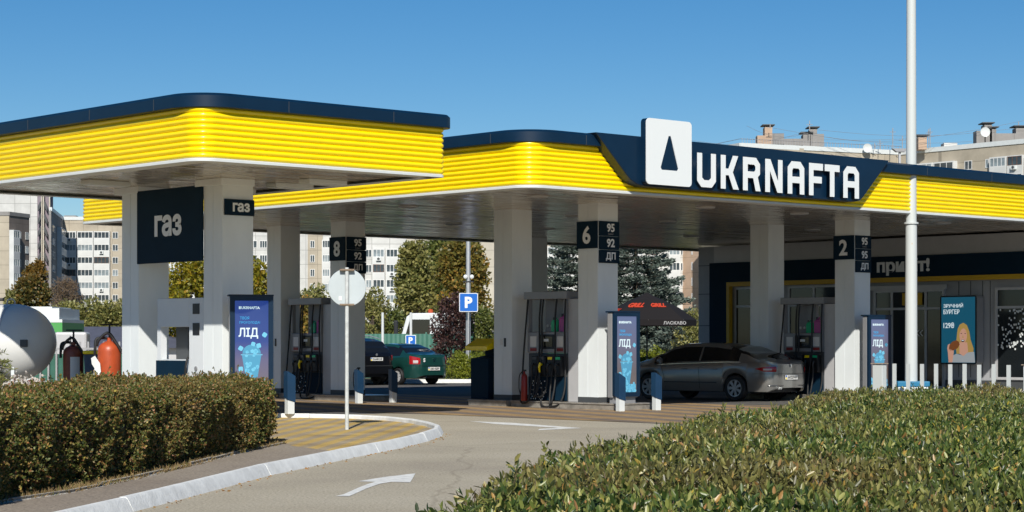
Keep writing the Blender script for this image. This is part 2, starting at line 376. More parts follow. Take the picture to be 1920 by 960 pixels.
# ------------------------------------------------------------------ canopies
def rr_path(a0, a1, b0, b1, radii, n=10):
    """rounded rectangle path with normals; radii for corners (a0b0, a1b0, a1b1, a0b1)"""
    out = []
    for (ca, cb, r, s) in ((a0, b0, radii[0], 180), (a1, b0, radii[1], 270), (a1, b1, radii[2], 0), (a0, b1, radii[3], 90)):
        cx = ca+r if ca == a0 else ca-r; cy = cb+r if cb == b0 else cb-r
        for i in range(n+1):
            t = R(s+90*i/n); out.append((cx+r*math.cos(t), cy+r*math.sin(t), math.cos(t), math.sin(t)))
    return out
def sweep(path, prof, name, m, parent, smooth=50):
    mb = MB(); n = len(path); k = len(prof)
    v = [(x+nx*o, y+ny*o, z) for x, y, nx, ny in path for o, z in prof]
    fs = [(i*k+j, ((i+1) % n)*k+j, ((i+1) % n)*k+j+1, i*k+j+1) for i in range(n) for j in range(k-1)]
    mb.add(v, fs); return mb.build(name, m, parent, smooth=smooth)
def ribs(z0, z1, p, d):
    out = []; n = int(round((z1-z0)/p)); q = (z1-z0)/n
    for i in range(n):
        for j in range(10): t = j/10; out.append((d*(math.sin(math.pi*t)**.62), z0+(i+t)*q))
    out.append((0, z1)); return out
sof = bpy.data.materials.new('soffit_strips'); sof.use_nodes = True
_N = sof.node_tree.nodes; _L = sof.node_tree.links; _p = _N['Principled BSDF']
_p.inputs['Base Color'].default_value = (.74, .67, .58, 1); _p.inputs['Metallic'].default_value = .6; _p.inputs['Roughness'].default_value = .13
_tc = _N.new('ShaderNodeTexCoord'); _mp = _N.new('ShaderNodeMapping'); _mp.inputs['Scale'].default_value = (.16, 1.5, 1); _L.new(_tc.outputs['Object'], _mp.inputs[0])
_nz = _N.new('ShaderNodeTexNoise'); _nz.inputs['Scale'].default_value = 1.6; _nz.inputs['Detail'].default_value = 4; _L.new(_mp.outputs[0], _nz.inputs[0])
_wv = _N.new('ShaderNodeTexWave'); _wv.bands_direction = 'Y'; _wv.wave_profile = 'SAW'; _wv.inputs['Scale'].default_value = 1.6; _L.new(_tc.outputs['Object'], _wv.inputs[0])
_ad = _N.new('ShaderNodeMath'); _ad.operation = 'MULTIPLY_ADD'; _L.new(_wv.outputs[1], _ad.inputs[0]); _ad.inputs[1].default_value = .12; _L.new(_nz.outputs[0], _ad.inputs[2])
_b = _N.new('ShaderNodeBump'); _b.inputs['Strength'].default_value = 1; _b.inputs['Distance'].default_value = .16; _L.new(_ad.outputs[0], _b.inputs['Height']); _L.new(_b.outputs[0], _p.inputs['Normal'])
M['soffit'] = sof
def canopy(name, C, la, lb, radii, label, seam_a, seam_b):
    e = empty(name, (C.x, C.y, 0), ROT, label, 'canopy')
    path = rr_path(0, la, 0, lb, radii); wide = rr_path(-.0, la, 0, lb, [min(r*1.7, .8) for r in radii])
    sweep(path, ribs(4.56, 5.42, .0955, .042), 'fascia', M['yellow'], e)
    sweep(path, [(-.3, 4.5), (.012, 4.5), (.04, 4.505), (.04, 4.545), (.012, 4.562)], 'edge_strip', M['white'], e, 30)
    sweep(wide, [(0, 5.40), (.17, 5.40), (.18, 5.41), (.18, 5.60), (.13, 5.645), (-.25, 5.655), (-.25, 5.5)], 'trim', M['navy'], e, 30)
    mb = MB(); mb.prism([(x-nx*.05, y-ny*.05) for x, y, nx, ny in path], 4.555, 4.60); mb.build('soffit', M['soffit'], e)
    mb = MB(); mb.prism([(x-nx*.2, y-ny*.2) for x, y, nx, ny in path], 5.47, 5.53); mb.build('roof', M['grey'], e)
    mb = MB()
    for b in seam_b: mb.box(-.185, -.179, b, b+.008, 5.41, 5.60)
    for a in seam_a: mb.box(a, a+.008, -.185, -.179, 5.41, 5.60)
    mb.build('trim_joint', M['darkgrey'], e)
    return e
gasc = canopy('gas_canopy', C1, 5.3, 9.2, (.34, .06, .3, .3), 'smaller yellow ribbed canopy over the gas point, nearest, on the left', [1.7, 4.0], [1.1, 3.2, 5.4, 7.6])
mainc = canopy('main_canopy', C2, 30, 16.95, (.38, .3, .3, .3), 'large yellow ribbed canopy with navy trim over the petrol pumps', [1.4, 12.6, 15.2, 18], [.9, 3.4, 6, 8.6, 11.2, 13.8])
def pillar(parent, a, b, wa, wb, z0=.15, z1=4.556):
    mb = MB(); g = .012                       # two shells with an open joint in the -a face, as the cladding has
    mb.box(a+.005, a+wa, b, b+wb, z0+.12, z1)
    mb.box(a-.004, a+.005, b+.002, b+wb*.5-g/2, z0+.12, z1); mb.box(a-.004, a+.005, b+wb*.5+g/2, b+wb-.002, z0+.12, z1)
    o = mb.build('pillar', M['pillar'], parent)
    s = MB(); s.box(a-.008, a+wa+.004, b-.004, b+wb+.004, z0, z0+.12); s.build('skirting', M['darkgrey'], o)
    return o
for a in (4.7, 13.7):
    for b in (2.84, 5.66, 11.94, 14.73): pillar(mainc, a, b, .62, .62)
for b in (3.22, 6.13):
    pillar(gasc, 2.65, b, .69, .62, .06)
    mb = MB(); mb.box(2.60, 3.36, b-.03, b+.86, 4.42, 4.553); mb.build('collar', M['pillar'], gasc, bevel=.01)
def soffit_lamp(parent, a, b, la=.9, lb=.35):
    mb = MB(); mb.box(a, a+la, b, b+lb, 4.46, 4.553); o = mb.build('light_fitting', M['white'], parent, bevel=.02)
    mb = MB(); mb.box(a+.04, a+la-.04, b+.04, b+lb-.04, 4.452, 4.459); mb.build('diffuser', M['letter'], o)
for a, b in ((3.9, 2.2), (4.0, 3.4), (3.9, 5.2), (1.0, 5.2)): soffit_lamp(gasc, a, b)
def downlight(parent, a, b):
    mb = MB(); mb.lathe([(.22, 4.553), (.22, 4.53), (.17, 4.52)], (a, b, 0), 16); o = mb.build('downlight', M['lightgrey'], parent, smooth=30)
for a in (2.3, 7.5, 10.8, 16.5):
    for b in (2.2, 6.5, 11.0): downlight(mainc, a, b)

# brand sign on the main canopy front: navy panel, white plate with triangle, block letters
sg = empty('canopy_brand_sign', (C2.x, C2.y, 0), ROT, 'navy fascia sign with white UKRNAFTA letters and triangle plate', 'sign')
def arc_pts(c, r, a0, a1, n=6): return [(c[0]+r*math.cos(R(a0+(a1-a0)*i/n)), c[1]+r*math.sin(R(a0+(a1-a0)*i/n))) for i in range(n+1)]
pan = [(1.55, 5.66), (2.43, 4.86), (2.56, 4.76), (2.72, 4.69), (2.95, 4.655), (9.75, 4.655), (9.93, 4.69), (10.05, 4.78), (11.0, 5.66)]
MB().prism(pan, -.30, .0, 'xz').build('panel', M['navy'], sg, bevel=.015)
plate = rrect(2.83, 4.17, 4.69, 6.03, .09)
MB().prism(plate, -.44, -.30, 'xz').build('plate_box', M['navy'], sg)
pf = shape('plate_face', [rrect(2.83, 4.17, 4.69, 6.03, .09), [(3.275, 5.00), (3.745, 5.00), (3.775, 5.05), (3.54, 5.70), (3.48, 5.70), (3.245, 5.05)]], M['letter'], (0, -.44, 0), FA, sg, depth=.02)
MB().prism([(3.275, 5.00), (3.745, 5.00), (3.775, 5.05), (3.54, 5.70), (3.48, 5.70), (3.245, 5.05)], -.446, -.438, 'xz').build('triangle', M['navy'], sg)
Hh, S, c = .71, .155, .13
LET = {
 'U': [[(0, Hh), (S, Hh), (S, .2), (.22, .15), (.36, .15), (.58-S, .2), (.58-S, Hh), (.58, Hh), (.58, c), (.58-c, 0), (c, 0), (0, c)]],
 'K': [[(0, 0), (0, Hh), (S, Hh), (S, .43), (.24, .43), (.38, Hh), (.55, Hh), (.38, .36), (.57, 0), (.39, 0), (.25, .29), (S, .29), (S, 0)]],
 'R': [[(0, 0), (0, Hh), (.42, Hh), (.55, Hh-c), (.55, .36), (.48, .30), (.57, 0), (.41, 0), (.33, .27), (S, .27), (S, 0)], [(S, .41), (.36, .41), (.40, .45), (.40, .52), (.36, .56), (S, .56)]],
 'N': [[(0, 0), (0, Hh), (.17, Hh), (.42, .25), (.42, Hh), (.57, Hh), (.57, 0), (.40, 0), (S, .46), (S, 0)]],
 'A': [[(0, 0), (0, Hh-c), (c, Hh), (.56-c, Hh), (.56, Hh-c), (.56, 0), (.56-S, 0), (.56-S, .24), (S, .24), (S, 0)], [(S, .38), (.56-S, .38), (.56-S, .52), (.37, .56), (.19, .56), (S, .52)]],
 'F': [[(0, 0), (0, Hh), (.48, Hh), (.48, .56), (S, .56), (S, .42), (.44, .42), (.44, .275), (S, .275), (S, 0)]],
 'T': [[(.18, 0), (.18, .56), (0, .56), (0, Hh), (.52, Hh), (.52, .56), (.34, .56), (.34, 0)]]}
for ch, x in zip('UKRNAFTA', (4.40, 5.13, 5.83, 6.55, 7.29, 8.01, 8.55, 9.20)):
    o = shape('letter', [[(x+a, 4.715+z) for a, z in lp] for lp in LET[ch]], M['letter'], (0, -.30, 0), FA, sg, depth=.10)
    # dark blue return edges of the channel letters
    o.data.materials.append(M['navy'])
    for p in o.data.polygons:
        if abs(p.normal.y) < .5: p.material_index = 1

# ------------------------------------------------------------------ number boards on the pillars
def board(kind, a, b, z0, z1, w_, s, label, face, parent_c=C2, sub=None, cat='sign', bold=.03, th=None, sx=None, m='navydark', group=None):
    """face 'a': on the side looking -u, reading towards -v ; face 'b': side looking -v"""
    x, y = ab(parent_c, a, b); e = empty(kind, (x, y, 0), ROT, label, cat, group)
    h = z1-z0; th = th or h*.6
    if face == 'b':
        MB().box(0, w_, -.045, -.006, z0, z1).build('panel', M[m], e, bevel=.004)
        text('numeral', s, M['sign_grey'], (w_*.55 if sx is None else sx, -.046, (z0+z1)/2+(h*.06 if sub else 0)), FA, None, th, e, bold)
        if sub: text('small_print', sub, M['grey'], (w_*.55, -.046, z0+h*.13), FA, None, h*.1, e, .0)
    else:
        MB().box(-.045, -.006, 0, w_, z0, z1).build('panel', M[m], e, bevel=.004)
        text('numeral', s, M['sign_grey'], (-.046, w_*.5 if sx is None else sx, (z0+z1)/2), FL, None, th, e, bold)
    return e
def fuel_boards(a, b, num, trio, where):
    board('pump_number_board', a, b-.01, 3.56, 4.16, .64, num, f'dark board with large number {num} on {where}', 'a', th=.40)
    z = 4.17
    nm = {0: 'top', 1: 'middle', 2: 'bottom'}
    for i, s in enumerate(trio):
        h = .335 if i == 0 else .30
        board('fuel_grade_board', a+.02, b, z-h, z-.012, .61, s, f'{nm[i]} dark fuel board reading {s} on {where}', 'b', th=.19, sub='ENERGY' if i == 0 else None)
        z -= h
fuel_boards(4.7, 2.84, '6', ('95', '92', 'ДП'), 'the pillar beside pump 6')
fuel_boards(4.7, 11.94, '8', ('95', '92', 'ДП'), 'the pillar behind the round sign')
fuel_boards(13.7, 2.85, '2', ('95', '95', 'ДП'), 'the pillar behind the grey sedan')
board('gas_name_board', 2.65, 3.84, 3.02, 4.45, 2.29, 'газ', 'big navy board reading газ hung between the two gas pillars', 'a', C1, th=.42, bold=.035, sx=1.17)
board('gas_name_board', 2.68, 3.22, 3.86, 4.16, .66, 'газ', 'small dark board reading газ high on the right gas pillar', 'b', C1, th=.17, bold=.035, sx=.36)

# ------------------------------------------------------------------ pump islands (plinths)
def island(a, label):
    e = empty('pump_island', (*ab(C2, a, 0), 0), ROT, label, 'plinth', 'stone pump islands')
    def plin(b0, b1, x0, x1, nm='plinth'):
        mb = MB(); mb.box(x0, x1, b0, b1, 0, .12); o = mb.build(nm, M['stone'], e, bevel=.01)
        m2 = MB(); m2.box(x0-.02, x1+.02, b0-.02, b1+.02, .12, .15); m2.build('coping', M['stone'], o, bevel=.008)
    for b0 in (2.0, 11.1): plin(b0, b0+1.75, -.3, .95)
    for b0 in (5.55, 14.62): plin(b0, b0+1.3, -.3, .95)
    for b0 in (3.78, 12.88): plin(b0, b0+1.75 if b0 < 5 else b0+1.72, -.16, .9)
    return e
island(4.7, 'granite edged island under the nearer row of pumps')
island(13.7, 'granite edged island under the farther row of pumps by the shop')

# ------------------------------------------------------------------ fuel dispensers
def catmull(pts, n=8):
    pts = [Vector(p) for p in pts]; P = [pts[0]]+pts+[pts[-1]]; out = []
    for i in range(1, len(P)-2):
        for k in range(n):
            t = k/n; a, b, c_, d = P[i-1], P[i], P[i+1], P[i+2]
            out.append(.5*((2*b)+(-a+c_)*t+(2*a-5*b+4*c_-d)*t*t+(-a+3*b-3*c_+d)*t**3))
    out.append(pts[-1]); return out
def dispenser(a, b, label, tags=('yellow', 'green')):
    e = empty('fuel_dispenser', (*ab(C2, a, b), 0), ROT, label, 'fuel pump', 'fuel dispensers between the pillars')
    W_ = 1.30
    mb = MB(); mb.box(-.05, .75, -.06, W_+.06, 2.46, 2.63); mb.build('top_beam', M['grey'], e, bevel=.01)
    for y in (0, W_-.07):
        for x0 in (.0, .6): MB().box(x0, x0+.10, y, y+.07, 1.72, 2.459).build('post', M['grey'], e)
    mb = MB(); mb.box(.05, .68, -.4, -.01, .15, 2.455); o = mb.build('hydraulic_cabinet', M['lightgrey'], e, bevel=.008)
    v = MB()
    for k in range(2):
        for j in range(2): v.box(.12+k*.26, .32+k*.26, -.404, -.401, 1.18+j*.05, 1.2+j*.05)
    v.build('vent', M['darkgrey'], o)
    mb = MB(); mb.box(.05, .68, 0, W_, .15, 1.23); mb.build('lower_body', M['darkgrey'], e, bevel=.008)
    mb = MB(); mb.box(.02, .049, .02, W_-.02, .17, .70); lp = mb.build('lower_panel', M['navydark'], e)
    dots = MB()
    r = random.Random(5)
    for i in range(7):
        for j in range(9):
            if r.random() < .9-j*.03-i*.10:
                y = W_-.12-i*.075-(j % 2)*.037; z = .20+j*.05
                dots.lathe([(.018, .012), (.018, .019)], (0, y, z), 6, 'x')
    dots.build('dot_pattern', M['letter'], lp)
    mb = MB(); mb.box(.0, .68, .0, W_, 1.24, 1.72); hd = mb.build('display_housing', M['grey'], e, bevel=.02)
    MB().box(-.012, .0, .38, .90, 1.33, 1.66).build('screen_bezel', M['black'], hd)
    MB().box(-.018, -.0125, .44, .84, 1.38, 1.61).build('screen', M['glassdark'], hd)
    MB().box(-.02, -.0185, .56, .72, 1.50, 1.56).build('readout', M['letter'], hd)
    for y0 in (.10, .98):
        MB().box(-.005, -.0005, y0, y0+.21, 1.38, 1.62).build('notice', M['paper'], hd); MB().box(-.006, -.0005, y0, y0+.21, 1.28, 1.35).build('price_strip', M['red'], hd)
    MB().box(.5, .6, .62, W_-.08, 1.725, 2.45).build('back_panel', M['grey'], e)
    ic = MB()
    for k in range(4): ic.lathe([(.035, .485), (.035, .498)], (0, .74+k*.13, 1.86), 12, 'x')
    ic.build('warning_sticker', M['paper'], e, smooth=30)
    cols = [None, tags[1], tags[0], None, None]
    ys = [.17, .43, .69, .95]
    for k, y in enumerate(ys):
        bt = MB(); bt.box(-.10, .045, y-.10, y+.10, .72, 1.17); bt = bt.build('nozzle_boot', M['black'], e, bevel=.02)
        t = MB(); t.box(-.107, -.101, y-.07, y+.07, 1.09, 1.15)
        t.build('grade_tag', {'yellow': M['yellow'], 'green': M['plasticgreen'], None: M['darkgrey']}[cols[k+1] if k < 2 else None] if k in (0, 1) else M['darkgrey'], bt)
        nz = MB(); nz.tube([(-.12, y, .98), (-.17, y-.01, 1.0), (-.19, y, .92), (-.16, y+.01, .80)], [.03, .035, .03, .018], 8)
        nz.build('nozzle', M['yellow'] if k == 2 else M['black'], e, smooth=60)
        # hose: down from the beam, a loop at the foot, back up to the nozzle
        y2 = y+(.30 if k % 2 else .12); dep = .10 if k in (0, 3) else .25
        h = MB(); h.tube(catmull([(-.02, y2, 2.46), (-.05, y2+.02, 2.0), (-.07, y2+.0+(.08 if k == 3 else 0), 1.3), (-.18, y2+.02, .6), (-.26, y2-.02, dep+.06), (-.27, (y+y2)/2, dep), (-.26, y+.02, dep+.08), (-.2, y, .5), (-.16, y+.01, .80)]), .021, 8)
        h.build('hose', M['rubber'], e, smooth=60)
    h = MB(); h.tube(catmull([(-.02, .0, 2.46), (-.06, -.01, 1.9), (-.07, -.03, 1.2), (-.1, -.06, .5), (-.2, .0, .12), (-.26, .25, .04), (-.26, .5, .05), (-.22, .6, .2), (-.14, .62, .5)]), .021, 8); h.build('hose', M['rubber'], e, smooth=60)
    return e
def bottles(a, b, where):
    x, y = ab(C2, a+.2, b+.34)
    def jug(x, y, m, s, label, nm):
        e = empty(nm, (x, y, 1.72), ROT, label, 'bottle')
        mb = MB(); mb.box(-.06*s, .06*s, -.10*s, .10*s, 0, .24*s); mb.box(-.05*s, .05*s, -.07*s, .08*s, .24*s, .27*s); mb.tube([(0, .06*s, .26*s), (0, .0, .32*s), (0, -.05*s, .27*s)], .016*s, 6); mb.build('body', m, e, bevel=.02)
        c_ = MB(); c_.lathe([(.022*s, .27*s), (.022*s, .33*s)], (0, .07*s, 0), 10); c_.build('cap', M['darkgrey'], e)
    jug(*ab(C2, a+.25, b+.30), M['plasticpink'], 1.25, f'pink washer fluid jug on the pump shelf {where}', 'fluid_jug')
    jug(*ab(C2, a+.25, b+.60), M['plasticgreen'], 1.0, f'green bottle beside the pink jug on the pump shelf {where}', 'fluid_bottle')
for a, b, s, wh in ((4.75, 3.90, 'grey fuel dispenser left of the pillar numbered 6', 'beside the pillar bearing a six'), (4.75, 13.05, 'grey fuel dispenser left of the pillar numbered 8', 'behind the round traffic sign'), (13.75, 3.90, 'grey fuel dispenser left of the pillar numbered 2', 'by the shop, behind the sedan')):
    dispenser(a, b, s); bottles(a, b, wh)

# gas dispenser between the gas pillars
gd = empty('gas_dispenser', (*ab(C1, 2.75, 4.0), 0), ROT, 'white gas dispenser with a navy front between the two gas pillars', 'fuel pump')
MB().box(0, .7, 0, .5, .06, 2.33).build('meter_cabinet', M['whitepanel'], gd, bevel=.01)
MB().box(0, .16, .503, 1.62, 1.78, 2.33).build('head', M['whitepanel'], gd, bevel=.01)
MB().box(.0, .14, 1.5, 1.62, .06, 1.779).build('post', M['whitepanel'], gd)
MB().box(.03, .7, .503, 1.49, .06, 1.15).build('base', M['whitepanel'], gd)
nf = MB(); nf.box(-.03, .025, .62, 1.62, .1, 1.13); nf.build('navy_front', M['navydark'], gd)
MB().box(.35, .6, 1.08, 1.49, 1.151, 1.9).build('inner_box', M['darkgrey'], gd)
for z0_, z1_ in ((2.02, 2.22), (1.62, 1.85)): MB().box(-.012, -.001, .14, .36, z0_, z1_).build('display', M['black'], gd)
d_ = MB(); d_.lathe([(.045, -.02), (.045, -.002)], (0, .25, .98), 14, 'x'); d_.build('lock', M['grey'], gd)
d_ = MB(); d_.tube(catmull([(-.01, .52, 1.2), (-.06, .5, 1.1), (-.07, .52, .95), (-.05, .55, .8)]), [.02]*25, 8); d_.build('nozzle', M['rubber'], gd, smooth=60)
sb = empty('socket_box', (*ab(C1, 3.0, 6.12), 0), ROT, 'small brown socket box with a cable on the left gas pillar', 'socket')
MB().box(.1, .26, -.09, -.003, .78, .93).build('casing', M['brown_and_shade'], sb, bevel=.01)
MB().tube(catmull([(.14, -.06, .78), (.12, -.08, .7), (.17, -.09, .62), (.2, -.08, .68), (.2, -.06, .78)]), .012, 6).build('cable', M['black'], sb, smooth=60)

# ------------------------------------------------------------------ lit advertising totems
def emis(name, top, bot, z0, z1, s):
    m = mat(name, (0.02, .03, .05), .15); N = m.node_tree.nodes; L = m.node_tree.links; p = N['Principled BSDF']
    tc = N.new('ShaderNodeTexCoord'); sp = N.new('ShaderNodeSeparateXYZ'); L.new(tc.outputs['Object'], sp.inputs[0])
    mr = N.new('ShaderNodeMapRange'); mr.inputs[1].default_value = z0; mr.inputs[2].default_value = z1; L.new(sp.outputs[2], mr.inputs[0])
    r = ramp(N, bot+top); L.new(mr.outputs[0], r.inputs[0]); L.new(r.outputs[0], p.inputs['Emission Color']); p.inputs['Emission Strength'].default_value = s
    return m
M['screen1'] = emis('screen_picture_violet', [(.6, (.15, .14, .21)), (1, (.12, .15, .29))], [(0, (.18, .14, .11)), (.25, (.15, .11, .09))], .12, 1.78, .62)
M['screen2'] = emis('screen_picture_blue', [(.55, (.02, .045, .24)), (1, (.006, .03, .2))], [(0, (.2, .15, .13)), (.35, (.13, .11, .20))], .12, 1.78, .75)
M['scr_txt'] = mat('screen_white', (.3, .3, .3), .3, emit=(.55, .76, .82), estr=.6)
M['scr_blue'] = mat('screen_cyan', (.02, .1, .2), .3, emit=(.03, .32, .62), estr=.6)
M['scr_ice'] = mat('screen_ice', (.05, .2, .3), .3, emit=(.045, .17, .30), estr=.5)
M['scr_ice2'] = mat('screen_ice_pale', (.1, .3, .4), .3, emit=(.09, .34, .50), estr=.5)
def totem(x, y, z0, rz, label, scr, big=True):
    e = empty('advertising_totem', (x, y, z0), rz, label, 'totem', 'lit advertising totems')
    w_, d_ = .80, .2; H = 1.86
    MB().box(.0, w_, .04, d_, 0, H+.0).build('casing', M['grey'] if big else M['lightgrey'], e, bevel=.02)
    fr = shape('bezel', [rrect(0, w_, .02, H+.03, .05), rrect(.09, w_-.09, .12, H-.08, .01)], M['navy'], (0, .038, 0), FA, e, depth=.06)
    MB().box(-.03, w_+.01, -.03, d_+.03, H+.0, H+.035).build('cap', M['navy'], e, bevel=.012)
    sc = MB(); sc.box(.088, w_-.088, .0, .03, .118, H-.078); sc = sc.build('screen', scr, e)
    cx = w_/2; f = -.001
    text('wordmark', 'UKRNAFTA', M['scr_txt'], (cx-.02, f, H-.21), FA, .34, .05, sc, .03)
    MB().box(.165, .20, f-.003, f, H-.235, H-.185).build('wordmark_icon', M['scr_txt'], sc)
    text('slogan', 'ТВОЯ', M['scr_blue'], (.27, f, H-.40), FA, .17, .055, sc, .01)
    text('slogan', 'ПРОХОЛОДА!', M['scr_blue'], (.365, f, H-.485), FA, .38, .055, sc, .01)
    text('headline', 'ЛІД', M['scr_txt'], (.34, f, H-.68), FA, .36, .20, sc, .02)
    # drink cup heaped with ice
    cup = MB(); cup.prism([(.30, .30), (.50, .30), (.58, .78), (.22, .78)], f-.002, f, 'xz'); cup.build('cup', M['scr_ice'], sc)
    MB().prism(arc_pts((.40, .80), .17, 0, 180, 10), f-.0025, f, 'xz').build('dome_lid', M['scr_ice'], sc)
    rim = MB(); rim.box(.20, .60, f-.004, f-.002, .775, .79); rim.build('cup_rim', M['scr_ice2'], sc)
    ic = MB(); r = random.Random(4)
    def cube(cx, cz, s, a):
        ic.prism([(cx+s*math.cos(R(a+k*90+q)), cz+s*math.sin(R(a+k*90+q))) for k in range(4) for q in (-12, 12)], f-.004, f-.0025, 'xz')
    for cx_, cz_, s, a in ((.64, 1.15, .05, 10), (.43, .98, .045, 30), (.2, .9, .05, 15), (.53, .95, .05, 60), (.2, .52, .05, 50)): cube(cx_, cz_, s, a)
    for k in range(26):
        z = r.uniform(.33, .9); hw = .06+.12*(z-.3)/.5 if z < .78 else .1
        cube(.40+r.uniform(-hw, hw), z, r.uniform(.02, .04), r.uniform(0, 90))
    for k in range(34): cube(r.uniform(.12, w_-.12), r.uniform(.14, .33), r.uniform(.02, .045), r.uniform(0, 90))
    ic.build('ice_pattern', M['scr_ice2'], sc)
    MB().box(.115, w_-.115, f-.0015, f, .12, .30).build('ice_heap', M['scr_ice'], sc)
    MB().box(.06, w_-.06, .06, d_-.02, -.15 if big else -.3, -.001).build('foot', M['grey'], e)
    return e
totem(*ab(C2, 4.55, 2.2), .27, ROT, 'slim lit totem beside pillar 6 showing an iced drink', M['screen1'])
totem(*ab(C2, 13.55, 2.3), .27, ROT+R(-6), 'slim lit totem beside pillar 2, next to the shop door', M['screen1'])
totem(PX(431, 37.7), 37.7, .47, R(14), 'large bright blue lit totem in front of the right gas pillar', M['screen2'], False)

# ------------------------------------------------------------------ bollards
def bollard(x, y, z, label):
    e = empty('bollard', (x, y, z), ROT-R(8), label, 'bollard', 'blue and white bollards along the pumps')
    mb = MB(); mb.box(-.07, .07, -.07, .07, 0, .33); mb.build('white_base', M['white'], e, bevel=.006)
    mb = MB(); v = [(-.085, -.085, .27), (.085, -.085, .22), (.085, .085, .27), (-.085, .085, .32), (-.085, -.085, .82), (.085, -.085, .72), (.085, .085, .72), (-.085, .085, .82)]
    mb.add(v, [(0, 1, 2, 3), (4, 5, 6, 7), (0, 1, 5, 4), (1, 2, 6, 5), (2, 3, 7, 6), (3, 0, 4, 7)]); mb.build('blue_cover', M['bluecov'], e, bevel=.006)
M['bluecov'] = mat('blue_cover', (.006, .035, .085), .4, var=.1)
bollard(PX(543, 38.9), 38.9, .12, 'blue and white bollard in front of the pump near the round sign')
bollard(PX(673, 49.3), 49.3, .01, 'shaded bollard on the right side of the pillar numbered 8')
bollard(PX(737, 50.0), 50.0, .01, 'shaded bollard standing alone before the black parked car')
bollard(PX(1163, 43.6), 43.6, .01, 'blue and white bollard in front of the totem at pillar 6')
bollard(PX(1231, 44.3), 44.3, .01, 'blue and white bollard beside the front wheel of the grey sedan')

# ------------------------------------------------------------------ traffic sign seen from behind
ts = empty('round_traffic_sign', (PX(650.5, 33.6), 33.6, .05), R(4), 'round traffic sign seen from its blank back, on a thin white pole', 'traffic sign')
MB().lathe([(.032, 0), (.032, 2.66)], n=12).build('pole', mat('pole_paint', (.50, .52, .51), .5, var=.2, vscale=10), ts, smooth=40)
dk = MB(); dk.lathe([(.305, .05), (.312, .056), (.312, .068), (.305, .072)], (0, 0, 2.33), 40, 'y'); dk.build('disc', M['lightgalv'] if 'lightgalv' in M else mat('pale_metal', (.45, .50, .515), .5, metal=.0, var=.06, vscale=4), ts, smooth=40)
clm = mat('rusty_clamp', (.22, .16, .11), .7, var=.4, vscale=30)
for z in (2.05, 2.62): MB().box(-.12, .12, -.045, .05, z-.015, z+.015).build('clamp', clm, ts, bevel=.006)
mk = MB(); mk.box(-.135, -.085, .044, .0495, 2.12, 2.19); mk.build('sticker', M['paper'], ts)

# ------------------------------------------------------------------ small equipment by the pillars
def extinguisher(x, y, z, label, m, h=.55, r=.075):
    e = empty('fire_extinguisher', (x, y, z), 0, label, 'extinguisher')
    MB().lathe([(r*.9, 0), (r, .02), (r, h-.1), (r*.75, h-.03), (.025, h), (.022, h+.05)], n=16).build('cylinder', m, e, smooth=50)
    MB().box(-.03, .05, -.02, .02, h+.05, h+.09).build('valve', M['black'], e, bevel=.006)
    MB().tube(catmull([(-.03, -.02, h+.06), (-.11, -.05, h-.05), (-.12, -.05, h*.5), (-.09, -.05, h*.25)]), .012, 6).build('hose', M['rubber'], e, smooth=60)
extinguisher(PX(983, 46.6), 46.6, .15, 'red fire extinguisher between the pillar and pump 6', M['red'], .62)
extinguisher(PX(672, 51.0), 51.0, .15, 'dark fire extinguisher on the right of the pillar numbered 8', M['black'], .62)
extinguisher(PX(1213, 60.0), 60.0, .0, 'small extinguisher by the umbrella foot', M['red'], .5) if 0 else None
bn = empty('litter_station', (*ab(C2, 4.75, 6.55), .15), ROT, 'black waste cabinet with a sloping yellow lid behind the left pillar of pump 6', 'bin')
MB().prism([(0, 0), (.75, 0), (.75, 1.30), (.45, 1.30), (.45, 1.02), (0, .95)], 0, .62, 'xz').build('cabinet', M['navydark'], bn, bevel=.01)
MB().prism([(-.06, 1.14), (.8, 1.33), (.8, 1.42), (.3, 1.42), (-.06, 1.24)], -.03, .75, 'xz').build('lid', M['yellow'], bn)
# instruction stickers on two pillars
for a, b, wh in ((4.7, 5.66, 'pillar left of the central pump'), (4.7, 14.73, 'pillar beside the bright blue totem')):
    e = empty('pillar_sticker', (*ab(C2, a, b), 0), ROT, f'small black symbol sticker on the {wh}', 'sticker')
    MB().box(-.010, -.0045, .20, .27, 1.38, 1.58).build('symbol_strip', M['black'], e)
    MB().box(-.009, -.0045, .32, .40, 1.42, 1.56).build('text_strip', M['paper'], e)

# ------------------------------------------------------------------ shop building
SHX = 21.0
sh = empty('shop_building', (C2.x, C2.y, 0), ROT, 'shaded shop under the canopy with a black band reading привіт!', 'shop')
wall = MB(); wall.box(SHX+.12, SHX+11, -8, 14.95, .15, 4.5); wall.build('wall', seams_m := mat('shop_wall_panel', (.36, .37, .39), .5, var=.05), sh)
M['dkwall'] = mat('shop_dark_panel', (.045, .055, .08), .5)
up = MB(); up.box(SHX+.02, SHX+.118, -8, 14.2, 3.98, 4.5); up.build('upper_panel', M['lightgrey'], sh)
bd = MB(); bd.box(SHX-.12, SHX+.02, -8, 14.27, 3.36, 3.97); bd.box(SHX-.12, SHX+.02, 13.55, 14.27, .15, 3.36); bd.build('name_band', M['navydark'], sh)
ye = MB(); ye.box(SHX-.14, SHX+.015, -8, 13.54, 3.22, 3.355); ye.box(SHX-.14, SHX+.015, 13.42, 13.54, .15, 3.22); ye.build('yellow_strip', M['yellow_d'], sh)
text('name_lettering', 'привіт!', M['sign_grey'], (SHX-.121, 6.76, 3.66), FL, 1.85, .50, sh, .03, depth=.03)
pj = MB()
for z in (1.0, 2.0, 3.0, 3.9): pj.box(SHX+.112, SHX+.1195, 14.28, 14.95, z, z+.02)
for b in (5.0, 4.6, 4.2, 3.95, 1.2, 8.1, 8.4): pj.box(SHX+.114, SHX+.1195, b, b+.02, .5, 3.2)
pj.build('panel_joint', M['darkgrey'], sh)
